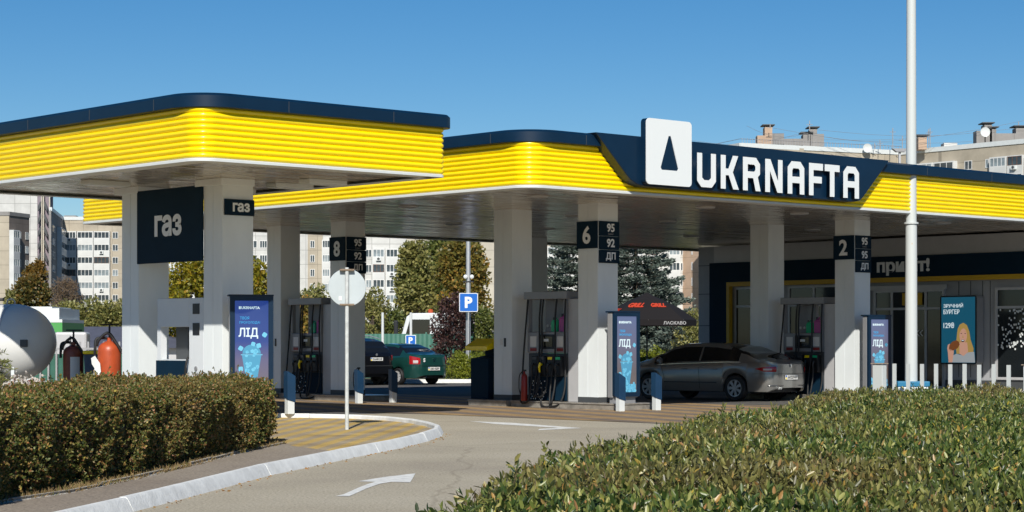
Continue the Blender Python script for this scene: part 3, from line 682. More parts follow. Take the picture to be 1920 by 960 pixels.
MB().box(SHX+.09, SHX+.119, -8, 13.4, .15, .42).build('plinth', M['darkgrey'], sh)
def glazing(b0, b1, z0, z1, cols, rows, nm='window', m=None):
    """aluminium frame with dark panes; cols/rows are inner member positions"""
    o = MB(); t = .07; fx0, fx1 = SHX+.03, SHX+.117
    o.box(fx0, fx1, b0, b0+t, z0, z1); o.box(fx0, fx1, b1-t, b1, z0, z1); o.box(fx0, fx1, b0+t, b1-t, z1-t, z1); o.box(fx0, fx1, b0+t, b1-t, z0, z0+t)
    for b in cols: o.box(fx0+.01, fx1, b-t/2, b+t/2, z0+t, z1-t)
    for z in rows: o.box(fx0+.015, fx1, b0+t, b1-t, z-t/2, z+t/2)
    o = o.build(nm, m or M['lightgrey'], sh)
    MB().box(fx0+.04, fx1-.02, b0+t*.5, b1-t*.5, z0+.02, z1-.02).build('pane', M['glassdark'], o)
    return o
glazing(11.9, 13.38, .45, 3.2, [12.6], [2.6])
glazing(9.2, 11.2, .45, 3.2, [10.2], [2.6])
d1 = glazing(5.45, 7.95, .17, 3.0, [7.3, 6.65, 6.1], [2.45], 'entrance_door')
glazing(.6, 3.75, .45, 3.0, [2.2], [2.45])
glazing(-3.5, .2, .45, 3.0, [-1.6], [2.45])
MB().box(SHX-.01, SHX+.05, 5.35, 8.1, 3.0, 3.12).build('door_canopy', M['lightgrey'], sh)
stk = MB(); r_ = random.Random(9)
for k in range(120):
    b = r_.uniform(2.3, 3.62); z = r_.uniform(1.25, 2.38)
    stk.box(SHX+.02, SHX+.024, b, b+.045, z, z+.05)
stk.build('white_cube_stickers', M['letter'], sh)['kind'] = 'stuff'
for bx_ in ((7.4, 7.75, 1.2, 1.9), (6.2, 6.9, 2.55, 2.9)): MB().box(SHX+.015, SHX+.024, *bx_).build('yellow_poster', M['yellow_d'], sh)
text('opening_hours', '24/7', M['sign_grey'], (SHX+.02, 7.52, 2.12), FL, .3, .14, sh, .0)
text('door_arrows', '<<<', M['sign_grey'], (SHX+.02, 6.35, 1.75), FL, .34, .2, sh, -.01)
MB().box(SHX+.5, SHX+10.5, -7.5, 14.4, 4.6, 5.2).build('roof_upstand', M['grey'], sh)
apron = MB(); apron.box(SHX-1.8, SHX+.118, -8, 15.2, 0, .15); apron.build('shop_pavement', M['edging'], None, loc=(C2.x, C2.y, 0), rz=ROT)['kind'] = 'structure'

# poster light box with woman and burger (generic drawing)
pb = empty('poster_light_box', (*ab(C2, SHX-.02, 4.15), 0), ROT, 'lit poster box of a woman eating a burger for 129, beside the shop door', 'poster')
pbw = 1.24; z0, z1 = .86, 2.80
cs_ = shape('casing', [rrect(0, pbw, z0, z1, .09)], M['grey'], (-.22, pbw, 0), FL, pb, depth=.0)
bpy.data.objects.remove(cs_)
MB().prism(rrect(0, pbw, z0, z1, .1), -.20, .10, 'yz').build('casing', M['grey'], pb)
MB().prism(rrect(.02, pbw-.0, z0+.01, z1-.01, .06), -.215, -.201, 'yz').build('bezel', M['black'], pb)
def pm(n, c, s=.32): return mat('poster_'+n, tuple(x*.3 for x in c), .3, emit=c, estr=s)
pbg = pm('blue', (.004, .075, .13), .6); pskin = pm('skin', (.50, .27, .19), .6); phair = pm('hair', (.36, .23, .06), .6); pshirt = pm('shirt', (.35, .38, .4), .5); pbun = pm('bun', (.16, .05, .012), .6); pdark = pm('dark', (.03, .015, .02), .4); ptxt = pm('text', (.45, .52, .55), .8)
MB().box(-.218, -.2155, .06, pbw-.05, z0+.05, z1-.05).build('picture', pbg, pb)
def pg(nm, pts, m, d): MB().prism([(pbw-x, z0+z) for x, z in pts], -.218-d, -.218, 'yz').build(nm, m, pb)
def ell(cx, cz, rx, rz_, n=20, a0=0, a1=360): return [(cx+rx*math.cos(R(a0+(a1-a0)*i/n)), cz+rz_*math.sin(R(a0+(a1-a0)*i/n))) for i in range(n+(0 if a1-a0 == 360 else 1))]
pg('woman_hair', [(.56, .30), (.54, .5), (.57, .8), (.60, 1.0), (.67, 1.12), (.79, 1.17), (.91, 1.10), (.99, .92), (1.03, .7), (1.13, .45), (1.12, .33), (1.0, .28), (.8, .3)], phair, .001)
pg('woman_shirt', [(.28, .06), (.32, .2), (.55, .3), (.75, .26), (.95, .34), (1.15, .36), (1.18, .06)], pshirt, .002)
pg('woman_neck', [(.66, .3), (.66, .62), (.92, .62), (.95, .36), (.8, .24)], pskin, .003)
pg('woman_face', ell(.785, .81, .125, .205), pskin, .004)
pg('woman_fringe', [(.66, .88), (.67, 1.0), (.74, 1.10), (.82, 1.10), (.90, 1.0), (.92, .88), (.88, .96), (.80, 1.02), (.72, .97)], phair, .0046)
pg('woman_mouth', ell(.775, .665, .055, .035), pdark, .005)
pg('woman_teeth', ell(.775, .675, .04, .014), ptxt, .006)
for xx in (.725, .855): pg('woman_eye', ell(xx, .87, .026, .010), pdark, .005)
for xx in (.722, .858): pg('woman_brow', [(xx-.035, .905), (xx, .92), (xx+.035, .905), (xx+.03, .912), (xx, .93), (xx-.03, .912)], phair, .005)
pg('woman_nose', [(.775, .84), (.80, .75), (.76, .745)], phair, .0045)
pg('woman_hand', [(.30, .06), (.27, .35), (.25, .45), (.27, .55), (.33, .58), (.44, .5), (.47, .35), (.42, .06)], pskin, .006)
pg('burger', [(.30, .42), (.33, .55), (.42, .64), (.55, .68), (.64, .64), (.67, .56), (.6, .46), (.48, .40), (.36, .38)], pbun, .007)
for k in range(4): pg('woman_finger', ell(.30+k*.045, .40-k*.02, .017, .06), pskin, .0085)
text('poster_headline', 'ЗРУЧНИЙ', ptxt, (-.219, pbw-.45, z0+1.66), FL, .66, .13, pb, .02)
text('poster_headline', 'БУРГЕР', ptxt, (-.219, pbw-.39, z0+1.48), FL, .54, .13, pb, .02)
text('poster_price', '129₴', ptxt, (-.219, pbw-.30, z0+1.10), FL, .36, .16, pb, .02)

# ------------------------------------------------------------------ white picket railing, mast
PY = 18.0
def fence_along():
    e = empty('picket_railing', (PX(1640, 47.6), 47.6, .19), math.atan2(-2.6, PX(1907, 45)-PX(1640, 47.6)), 'white rust-stained picket railing in front of the shop', 'railing')
    MB().box(-.1, 9, -.12, .16, -.2, 0).build('footing', M['kerb'], e)
    wr = M['rustwhite']
    for b in (0, 3.93): 
        o = MB(); o.box(b, b+.27, -.09, .09, 0, .79); o = o.build('end_post', wr, e, bevel=.01)
        c_ = MB(); c_.box(b-.03, b+.30, -.12, .12, .79, .81); c_.build('post_cap', M['rusty'], o)
    for k in range(22):
        b = .50+k*.372
        if 3.8 < b < 4.25: continue
        o = MB(); o.box(b, b+.085, -.02, .02, .0, .80+.01*math.sin(k*3)); o.build('picket', wr, e)
    o = MB(); o.box(0, 8.9, .03, .06, .06, .12); o.build('bottom_rail', wr, e)
    return e
def rusty_white(name, amount=.66):
    m = mat(name, (.6, .6, .6), .55); N = m.node_tree.nodes; L = m.node_tree.links
    tc = N.new('ShaderNodeTexCoord'); nz = N.new('ShaderNodeTexNoise'); nz.inputs['Scale'].default_value = 3.2; nz.inputs['Detail'].default_value = 8; nz.inputs['Roughness'].default_value = .7
    L.new(tc.outputs['Object'], nz.inputs[0]); r = ramp(N, [(amount, (.53, .56, .55)), (amount+.03, (.55, .33, .12)), (amount+.1, (.3, .12, .04))]); L.new(nz.outputs[0], r.inputs[0])
    L.new(r.outputs[0], N['Principled BSDF'].inputs['Base Color']); return m
M['rustwhite'] = rusty_white('rusty_white_paint', .62); M['rusty'] = mat('rusty_cap', (.3, .24, .18), .8, var=.3, vscale=10)
fence_along()
mY = 48.1
ms = empty('lighting_mast', (PX(1708.5, mY), mY, 0), 0, 'tall white tapered mast with rust spots on a blue base, right of centre', 'mast')
b_ = MB(); b_.box(-.37, .37, -.3, .3, 0, .44); b_.build('base_block', M['white'], ms, bevel=.02)
b_ = MB(); b_.box(-.38, .38, -.31, .31, .443, .57); b_.build('blue_cap', M['bluebase'], ms, bevel=.02)
def rough_mast(): return rusty_white('mast_paint', .66)
mp_ = rough_mast()
MB().lathe([(.146, .57), (.133, 4.26)], n=28).build('lower_tube', mp_, ms, smooth=40)
MB().lathe([(.17, 4.26), (.17, 4.30)], n=28).build('collar', mp_, ms, smooth=30)
MB().lathe([(.125, 4.30), (.097, 14)], n=28).build('upper_tube', mp_, ms, smooth=40)

# ------------------------------------------------------------------ vehicles
def interp(tab, x):
    xs = [a for a, _ in tab]; ys = [b for _, b in tab]
    if x <= xs[0]: return ys[0]
    if x >= xs[-1]: return ys[-1]
    for i in range(len(xs)-1):
        if xs[i] <= x <= xs[i+1]:
            t = (x-xs[i])/(xs[i+1]-xs[i]); t = t*t*(3-2*t)*.5+t*.5
            return ys[i]+(ys[i+1]-ys[i])*t
class Car:
    """body lofted along x (rear at -ro, nose at L-ro, rear axle at x=0)"""
    def __init__(s, L, ro, W, wb, wr, zr, zb, wroof, zl=.24, npow=6.5):
        s.L, s.ro, s.W, s.wb, s.wr, s.zr, s.zb, s.wroof, s.zl, s.n = L, ro, W, wb, wr, zr, zb, wroof, zl, npow
        s.xc = L/2-ro
    def half(s, x, n=None):
        n = n or s.n; t = min(1, abs(x-s.xc)/(s.L/2)); return s.W/2*(1-t**n)**(1/n)
    def ring(s, x):
        w_ = s.half(x); zr = interp(s.zr, x); zb = min(interp(s.zb, x), zr-.012); wf = interp(s.wroof, x); 
        t = min(1, abs(x-s.xc)/(s.L/2)); lift = .10*max(0, (t-.93)/.07)
        zl = s.zl+lift
        for xw in (0, s.wb):
            d = abs(x-xw); Ra = s.wr+.055
            if d < Ra: zl = max(zl, s.wr+math.sqrt(Ra*Ra-d*d)*1.0)
        zl = min(zl, zb-.1); g = (zr-zb)
        k = w_/(s.W/2); wr_ = wf*k
        pts = [(w_*.80, zl-.0), (w_*.965, zl), (w_*1.0, zl+(zb-zl)*.22), (w_*1.012, zl+(zb-zl)*.5), (w_*1.0, zl+(zb-zl)*.74), (w_*.975, zb-.04*min(1, (zb-zl))), (w_*.95, zb)]
        wtop = .95*w_*(1-min(1, g/.25))+wr_*min(1, g/.25)
        for q in (.12, .5, .86): pts.append((.94*w_+(wtop-.94*w_)*q, zb+g*q*.93))
        pts += [(wtop*.93, zb+g*.965), (wtop*.72, zb+g*.988), (wtop*.4, zr-.002), (0, zr)]
        return pts
    def make(s, e, paint, glass_x, rw, fw, side_x, trim=None, glassmat=None):
        xs = set(); n = 110
        for i in range(n+1):
            xs.add(round(s.xc-s.L/2*math.cos(math.pi*i/n), 4))
        for i in range(int(s.L/.045)): xs.add(round(-s.ro+.02+i*.045, 4))
        for xw in (0, s.wb):
            for d in (s.wr+.055, s.wr+.045, s.wr+.056): xs.add(round(xw-d, 4)); xs.add(round(xw+d, 4))
        xs = sorted(xs); xs = [x for i, x in enumerate(xs) if i == 0 or x-xs[i-1] > .004]
        rings = []
        for x in xs:
            r = s.ring(x); rings.append([(x, y, z) for y, z in r]+[(x, -y, z) for y, z in r[-2::-1]])
        k = len(rings[0]); half = 13
        mb = MB(); v = [p for r in rings for p in r]; body = []; side = []; rear = []; front = []
        for i in range(len(xs)-1):
            xm = (xs[i]+xs[i+1])/2
            for j in range(k-1):
                f = (i*k+j, (i+1)*k+j, (i+1)*k+j+1, i*k+j+1); jj = j if j < half else k-2-j
                zt = interp(s.zr, xm)-interp(s.zb, xm)
                if jj in (7, 8) and side_x[0] < xm < side_x[1] and zt > .13 and not (side_x[2] < xm < side_x[2]+.07): side.append(f)
                elif jj >= (9 if xm < rw[1]-.12 else 10) and rw[0] < xm < rw[1]: rear.append(f)
                elif jj >= 10 and fw[0] < xm < fw[1]: front.append(f)
                else: body.append(f)
        def sub(nm, fs, m):
            b = MB(); idx = {}; vv = []; ff = []
            for f in fs:
                g = []
                for q in f:
                    if q not in idx: idx[q] = len(vv); vv.append(v[q])
                    g.append(idx[q])
                ff.append(tuple(g))
            b.add(vv, ff); o = b.build(nm, m, e, smooth=32); return o
        gm = glassmat or M['cargl']
        sub('body', body, paint); sub('side_window', side, gm); sub('rear_window', rear, gm); sub('windscreen', front, gm)
        # underbody and wheel wells
        ub = MB(); ub.box(-s.ro+.25, s.L-s.ro-.2, -s.W*.39, s.W*.39, s.zl-.02, .62); ub.build('underbody', M['black'], e)
    def wheel(s, e, x, y, spokes=7, rimm=None):
        sg_ = 1 if y > 0 else -1; r = s.wr
        t = MB(); t.lathe([(r*.60, -.03), (r*.67, -.095), (r*.93, -.10), (r, -.07), (r, .07), (r*.93, .10), (r*.67, .095), (r*.60, .03)], (x, y-.09*sg_, r), 28, 'y'); o = t.build('wheel', M['rubber'], e, smooth=40)
        rm = MB(); c = (x, y-.09*sg_, r); yf = c[1]+.085*sg_
        rm.lathe([(r*.66, yf-.01), (r*.68, yf+.008*sg_), (r*.60, yf+.006*sg_), (r*.58, yf-.03*sg_)], (x, 0, r), 28, 'y', caps=False)
        for k in range(spokes):
            a = 2*math.pi*k/spokes; d = Vector((math.cos(a), 0, math.sin(a))); q = Vector((-math.sin(a), 0, math.cos(a))); o_ = Vector((x, yf, r))
            p = [o_+d*r*.10+q*r*.07, o_+d*r*.62+q*r*.13, o_+d*r*.62-q*r*.13, o_+d*r*.10-q*r*.07]
            p2 = [pp-Vector((0, .025*sg_, 0)) for pp in p]
            rm.add(p+p2, [(0, 1, 2, 3), (4, 5, 6, 7), (0, 1, 5, 4), (1, 2, 6, 5), (2, 3, 7, 6), (3, 0, 4, 7)])
        rm.lathe([(r*.14, yf-.02), (r*.14, yf+.004*sg_)], (x, 0, r), 14, 'y')
        rm.build('rim', rimm or M['alloy'], o, smooth=30)
        dk = MB(); dk.lathe([(r*.6, yf-.07*sg_), (r*.6, yf-.055*sg_)], (x, 0, r), 20, 'y'); dk.build('brake', M['black'], o)
    def patch(s, e, nm, m, sgn, u0, u1, z0, z1, zfun=None, off=.008, parent=None, nx=14, rear=True):
        """lamp lens wrapped round the body corner; u runs 0 (car centre line) .. 1 (well along the side)"""
        mb = MB(); nz = 6; v = []
        for i in range(nx+1):
            u = u0+(u1-u0)*i/nx; a = math.pi/2*u
            cx = math.cos(a)**(2/s.n) if u < 1 else 0; sy = math.sin(a)**(2/s.n)
            x = s.xc-(s.L/2+off)*cx if rear else s.xc+(s.L/2+off)*cx; y = sgn*(s.W/2*1.008+off)*sy
            za, zb_ = (z0, z1) if zfun is None else zfun((u-u0)/(u1-u0))
            for j in range(nz+1):
                q = j/nz; bul = .012*math.sin(math.pi*q)
                v.append((x-bul*(cx if rear else -cx), y*(1+0*bul), za+(zb_-za)*q))
        fs = [(i*(nz+1)+j, (i+1)*(nz+1)+j, (i+1)*(nz+1)+j+1, i*(nz+1)+j+1) for i in range(nx) for j in range(nz)]
        mb.add(v, fs); return mb.build(nm, m, parent or e, smooth=50)
M['cargl'] = mat('car_glass', (.008, .009, .010), .03, spec=.7)
M['alloy'] = mat('alloy_rim', (.42, .43, .45), .3, metal=.7)
M['sedanpaint'] = mat('grey_brown_metallic', (.26, .255, .24), .30, metal=.6, coat=.8)
M['greenpaint'] = mat('dark_green_paint', (.010, .060, .050), .28, metal=.3, coat=.9)
M['blackpaint'] = mat('black_paint', (.004, .004, .005), .3, coat=.35)
M['lens'] = mat('red_lens', (.38, .008, .012), .15, coat=.8)
M['lenswhite'] = mat('clear_lens', (.55, .5, .5), .12, coat=.8)
M['chrome'] = mat('chrome', (.6, .6, .6), .12, metal=1)
def plate(e, x, z, y, s, w_=.52, h=.112, nm='number_plate', flagcol='bluesign'):
    p = MB().box(x-.012, x, y-w_/2, y+w_/2, z-h/2, z+h/2).build(nm, M['paper'], e)
    MB().box(x-.0145, x-.0122, y+w_/2-.05, y+w_/2-.005, z, z+h/2-.005).build('flag_strip', M[flagcol], p)
    MB().box(x-.0145, x-.0122, y+w_/2-.05, y+w_/2-.005, z-h/2+.005, z-.001).build('flag_strip', M['yellow'], p)
    text('plate_number', s, M['black'], (x-.0135, y-.02, z), FL, .40, .075, p, .02, depth=.002)
def strip(e, nm, car, x0, x1, zf, m, h=.012, off=.004, parent=None, jy=1.012):
    mb = MB(); n = 30
    for s_ in (1, -1):
        v = []
        for i in range(n+1):
            x = x0+(x1-x0)*i/n; y = s_*(car.half(x)*jy+off); z = zf(x)
            v += [(x, y, z-h/2), (x, y, z+h/2)]
        mb.add(v, [(2*i, 2*i+2, 2*i+3, 2*i+1) for i in range(n)])
    return mb.build(nm, m, parent or e)
def vline(e, car, pts, m, w_=.010, nm='door_gap'):
    for s_ in (1, -1):
        mb = MB(); v = []
        for x, z, k in pts: v += [(x-w_/2, s_*(car.half(x)*k+.003), z), (x+w_/2, s_*(car.half(x)*k+.003), z)]
        mb.add(v, [(2*i, 2*i+1, 2*i+3, 2*i+2) for i in range(len(pts)-1)]); mb.build(nm, m, e)
def mirror(e, car, x, z, m):
    for s_ in (1, -1):
        y = s_*(car.half(x)*.95)
        o = MB(); o.lathe([(.02, -.05), (.085, -.03), (.095, .02), (.05, .07)], (x, y+s_*.13, z), 12, 'x'); o.build('mirror', m, e, smooth=50)

# grey liftback sedan refuelling
sd_ = Car(4.84, 1.08, 1.80, 2.76, .325,
   zr=[(-1.08, .93), (-1.0, 1.005), (-.86, 1.035), (-.72, 1.045), (-.25, 1.22), (.3, 1.385), (.8, 1.45), (1.3, 1.47), (1.75, 1.455), (2.05, 1.39), (2.5, 1.19), (2.85, 1.03), (3.3, .94), (3.6, .80), (3.76, .62)],
   zb=[(-1.08, .88), (-.7, .965), (.3, .965), (1.5, .93), (2.6, .885), (2.9, .87), (3.4, .80), (3.76, .56)],
   wroof=[(-1.08, .84), (-.6, .79), (.0, .68), (1.0, .60), (1.8, .60), (2.4, .68), (2.8, .80), (3.76, .84)])
sed = empty('parked_car', (6.19, 52.0, .008), math.atan2(.68, -.733), 'grey brown sedan refuelling between the pumps, seen from its left rear', 'car')
sd_.make(sed, M['sedanpaint'], None, (-.68, .36), (1.95, 2.78), (-.05, 2.62, 1.12))
for x in (0, 2.76):
    for y in (.90, -.90): sd_.wheel(sed, x, y)
for s_ in (1, -1):
    tl = sd_.patch(sed, 'tail_light', M['lens'], s_, .16, .67, 0, 0, lambda t: (.735+.02*t, .87-.02*t) if t < .7 else (.749+(t-.7)*.22, .856-(t-.7)*.12), off=.006)
    sd_.patch(sed, 'tail_lens', M['lenswhite'], s_, .30, .52, .775, .82, off=.013, parent=tl, nx=8)
    sd_.patch(sed, 'headlight', M['lenswhite'], s_, .2, .6, .60, .74, off=.006, rear=False)
plate(sed, -1.098, .60, 0, 'AA9259HH')
sd_.patch(sed, 'bumper_seam', M['black'], 1, .0, .72, .685, .692, off=.004)
sd_.patch(sed, 'bumper_seam', M['black'], -1, .0, .72, .685, .692, off=.004)
o_ = MB(); o_.lathe([(.045, -.006), (.05, -.02), (.02, -.03)], (-1.075, 0, .89), 18, 'x'); o_.build('badge', M['chrome'], sed, smooth=40)
for s_ in (1, -1):
    sd_.patch(sed, 'bumper_trim', M['chrome'], s_, .02, .42, .385, .405, off=.006)
ex = MB(); ex.lathe([(.035, -1.10), (.038, -.95)], (0, .44, .33), 12, 'x'); ex.lathe([(.035, -1.10), (.038, -.95)], (0, .53, .33), 12, 'x'); ex.build('exhaust', M['chrome'], sed, smooth=40)
vline(sed, sd_, [(1.10, .30, .985), (1.10, .5, 1.012), (1.13, .75, 1.004), (1.17, .92, .965)], M['black'])
vline(sed, sd_, [(2.22, .32, .985), (2.25, .6, 1.013), (2.35, .85, .985)], M['black'])
vline(sed, sd_, [(.42, .45, 1.0), (.30, .7, 1.01), (.12, .86, .99), (.05, .94, .955)], M['black'])
strip(sed, 'rub_strip', sd_, .55, 2.25, lambda x: .46, M['darkgrey'], h=.03, jy=1.014)
strip(sed, 'window_trim', sd_, -.15, 2.5, lambda x: interp(sd_.zb, x)+.012, M['chrome'], h=.014, jy=.945)
for x in (.55, 1.5):
    for s_ in (1, -1):
        hd = MB(); hd.tube([(x, s_*(sd_.half(x)*1.0+.012), .80), (x+.08, s_*(sd_.half(x)*1.0+.022), .805), (x+.17, s_*(sd_.half(x)*1.0+.012), .80)], .012, 6); hd.build('door_handle', M['sedanpaint'], sed, smooth=60)
mirror(sed, sd_, 2.32, 1.0, M['sedanpaint'])
# darker green saloon and black SUV parked behind
cd = math.atan2(.741, -.671)
gr_ = Car(4.26, .98, 1.67, 2.47, .29,
   zr=[(-.98, .96), (-.9, 1.05), (-.55, 1.09), (-.38, 1.11), (.05, 1.31), (.45, 1.42), (.9, 1.44), (1.4, 1.42), (1.7, 1.33), (2.15, 1.10), (2.45, .99), (3.0, .88), (3.28, .62)],
   zb=[(-.98, .9), (-.5, .98), (.8, .93), (2.2, .88), (2.5, .84), (3.28, .56)],
   wroof=[(-.98, .78), (-.4, .64), (.2, .56), (1.4, .56), (2.0, .66), (2.4, .76), (3.28, .78)], npow=5.5)
gx = PX(813, 71); grn = empty('parked_car', (gx-.671*.98, 71+.741*.98, .008), cd, 'dark green saloon parked beside the black car, facing away', 'car')
gr_.make(grn, M['greenpaint'], None, (-.36, .35), (1.55, 2.2), (-.05, 2.05, .95))
for x in (0, 2.47):
    for y in (.83, -.83): gr_.wheel(grn, x, y, 9, M['lightgrey'])
for s_ in (1, -1):
    tl = gr_.patch(grn, 'tail_light', M['lens'], s_, .22, .60, 0, 0, lambda t: (.72, .93+.08*t), off=.006)
    gr_.patch(grn, 'tail_lens', M['lenswhite'], s_, .30, .48, .75, .85, off=.013, parent=tl, nx=8)
plate(grn, -1.0, .56, 0, 'AI8142EP')
for s_ in (1, -1): gr_.patch(grn, 'bumper_seam', M['black'], s_, 0, .72, .655, .665, off=.004)
text('sticker', 'S', M['letter'], (-.995, .43, .86), FL, None, .14, grn, .05)
text('badge', 'X', M['chrome'], (-.995, -.02, .86), FL, None, .12, grn, .0)
o_ = MB(); o_.lathe([(.03, -1.0), (.033, -.85)], (0, .35, .28), 12, 'x'); o_.build('exhaust', M['chrome'], grn, smooth=40)
mirror(grn, gr_, 1.95, .98, M['greenpaint'])
bl_ = Car(4.57, .95, 1.85, 2.8, .36,
   zr=[(-.95, 1.0), (-.85, 1.12), (-.72, 1.30), (-.45, 1.52), (0, 1.62), (.8, 1.68), (1.5, 1.66), (1.95, 1.55), (2.5, 1.20), (2.8, 1.09), (3.3, .98), (3.62, .70)],
   zb=[(-.95, .96), (-.6, 1.07), (1, 1.04), (2.4, 1.0), (2.8, .95), (3.62, .62)],
   wroof=[(-.95, .86), (-.6, .72), (0, .64), (1.6, .64), (2.3, .74), (2.8, .86), (3.62, .88)], zl=.30, npow=7)
bx = PX(706, 70); blk = empty('parked_car', (bx-.671*.95, 70+.741*.95, .008), cd, 'black SUV parked left of the green saloon, half hidden by the pillar', 'car')
bl_.make(blk, M['blackpaint'], None, (-.84, -.48), (1.85, 2.6), (-.35, 2.35, 1.1))
for x in (0, 2.8):
    for y in (.92, -.92): bl_.wheel(blk, x, y, 5)
for s_ in (1, -1): bl_.patch(blk, 'tail_light', M['lens'], s_, .20, .62, 0, 0, lambda t: (.86, 1.03), off=.006)
plate(blk, -.965, .90, 0, 'KA4401HE')
o_ = MB(); o_.lathe([(.04, -.95), (.045, -.965), (.02, -.97)], (0, 0, 1.05), 16, 'x'); o_.build('badge', M['alloy'], blk, smooth=40)
for s_ in (1, -1):
    bl_.patch(blk, 'bumper_seam', M['darkgrey'], s_, 0, .72, .66, .675, off=.004)
    o_ = MB(); o_.tube([(-.35, s_*.60, 1.60), (.2, s_*.60, 1.70), (1.5, s_*.60, 1.70), (1.8, s_*.60, 1.63)], .018, 6); o_.build('roof_rail', M['galv'], blk, smooth=50)
MB().box(-.93, -.90, -.55, .55, 1.51, 1.55).build('spoiler', M['blackpaint'], blk) if 0 else None
# white lorry behind the green fence
lY = 92; lx = PX(800, lY)
lor = empty('lorry', (lx, lY, 0), R(-8), 'white lorry cab with an orange roof light behind the green fence', 'lorry')
MB().prism([(-.95, .6), (-1.0, 1.6), (-.72, 2.62), (-.5, 2.78), (1.2, 2.80), (1.2, .6)], -1.1, 1.1, 'xz').build('cab', M['white'], lor, bevel=.06)
MB().prism([(-.80, 1.65), (-.55, 2.5), (.35, 2.5), (.35, 1.65)], -1.115, -1.103, 'xz').build('side_window', M['cargl'], lor)
MB().box(-1.25, -1.08, -1.3, -1.12, 1.75, 2.45).build('mirror', M['black'], lor, bevel=.03)
MB().lathe([(.12, 2.80), (.12, 2.92), (.06, 2.97)], (.25, -.4, 0), 12).build('beacon', M['orange'], lor, smooth=40)
MB().box(1.4, 6, -1.1, 1.1, 1.0, 2.2).build('load_body', M['grey'], lor)
for x in (0, 4.5):
    for y in (-1.02, 1.02): MB().lathe([(.3, -.14), (.5, -.13), (.5, .13), (.3, .14)], (x, y, .5), 20, 'y').build('wheel', M['rubber'], lor, smooth=40)

# ------------------------------------------------------------------ gas tank, trolley extinguishers, yard things on the left
tY = 45.5
tk = empty('gas_tank', (PX(29, tY), tY, 0), 0, 'large white cylindrical gas tank with a domed end, far left', 'tank')
rT = .85; prof = []
for i in range(17): t = math.pi/2*i/16; prof.append((max(.001, rT*math.sin(t)), .90*math.cos(t)))
prof += [(rT, -4.6)]
MB().lathe(prof, (0, 0, 1.48), 48, 'x').build('shell', mat('tank_paint', (.66, .66, .64), .42, var=.06, vscale=1.5), tk, smooth=60, rz=R(-12))
for xr in (-.02, -2.3): MB().lathe([(rT, xr-.03), (rT+.008, xr-.012), (rT+.008, xr+.012), (rT, xr+.03)], (0, 0, 1.48), 48, 'x', caps=False).build('weld_seam', M['lightgrey'], tk, smooth=60, rz=R(-12))
MB().box(-.6, -.3, -.6, .6, 0, .85).build('saddle', M['grey'], tk)
MB().box(-3.6, -3.3, -.6, .6, 0, .85).build('saddle', M['grey'], tk)
MB().box(.62, .80, -.79, -.60, 1.40, 1.60).build('gauge_box', M['brownframe'], tk, bevel=.01) if 0 else None
MB().box(.30, .45, -.84, -.70, 1.38, 1.54).build('gauge_box', M['darkgrey'], tk, bevel=.01)
MB().tube([(-.1, 0, 2.27)]+[(-.1+.09*math.sin(R(a))*1.0, 0, 2.36-.09*math.cos(R(a))) for a in range(0, 361, 30)], .016, 6).build('lifting_eye', M['lightgrey'], tk, smooth=50)
vt = MB(); vt.tube([(-.38, -.2, 2.25), (-.38, -.2, 2.50)], .05, 8); vt.tube([(-.56, -.2, 2.43), (-.2, -.2, 2.43)], .035, 8); vt.tube([(-.56, -.2, 2.36), (-.56, -.2, 2.56)], .05, 8); vt.build('valve', M['black'], tk, smooth=40)
def trolley(x, y, z, m, r, h, label, seed, lean=1):
    e = empty('trolley_extinguisher', (x, y, z), 0, label, 'extinguisher')
    MB().lathe([(r*.92, 0), (r, .04), (r, h*.85), (r*.985, h*.885), (r*.90, h*.925), (r*.72, h*.96), (r*.45, h*.985), (.05, h), (.05, h+.07)], n=28).build('cylinder', m, e, smooth=45)
    MB().tube(catmull([(-.04, -.05, h+.06), (-r*1.0, -.1, h+.04), (-r*1.12, -.12, h-.15), (-r*1.15, -.1, h-.28)]), .03, 8).build('hose', M['rubber'], e, smooth=60)
    MB().tube(catmull([(r*1.15, -.1, h-.22), (r*.7, -.12, h-.05), (0, -.13, h+.16), (-r*.8, -.12, h+.02), (-r*1.0, -.1, h-.1)]), .032, 8).build('hose_coil', M['rubber'], e, smooth=60)
    t = MB(); t.tube([(0, 0, h), (0, 0, h+.34)], .018, 6); t.tube([(-.02, .12, .2), (-.02, .14, h+.33)], .018, 6); t.tube([(-.19, .12, h+.33), (.17, .12, h+.33)], .018, 6); t.build('handle', M['black'], e, smooth=40)
    for s_ in (-1, 1): MB().lathe([(.04, -.03), (.15, -.03), (.15, .03), (.04, .03)], (s_*(r+.05), .15, .13), 18, 'x').build('wheel', M['rubber'], e, smooth=40)
    return e
b1 = trolley(PX(137.5, 45.3), 45.3, .06, M['brown_and_shade'], .225, 1.36, 'orange trolley extinguisher right of the gas tank, shade painted in as brown', 1)
lb = MB(); 
for i in range(6): 
    a0, a1 = R(-95+i*9), R(-95+(i+1)*9); rr = .229
    lb.quad((rr*math.cos(a0), rr*math.sin(a0), .62), (rr*math.cos(a1), rr*math.sin(a1), .62), (rr*math.cos(a1), rr*math.sin(a1), 1.10), (rr*math.cos(a0), rr*math.sin(a0), 1.10))
lb.build('label_sheet', M['paper'], b1)
b2 = trolley(PX(205, 41.6), 41.6, .06, M['orange'], .235, 1.45, 'bright orange red trolley extinguisher beside the left gas pillar', 2)
t_ = MB(); t_.add([(-.33, -.2, 1.1), (-.24, -.26, 1.15), (-.14, -.25, 1.0), (-.12, -.25, .82), (-.2, -.27, .7), (-.28, -.22, .76), (-.25, -.25, .9), (-.3, -.27, .98)], [(0, 1, 7), (1, 2, 6, 7), (2, 3, 6), (3, 4, 6), (4, 5, 6)]); t_.build('torn_label', M['paper'], b2)
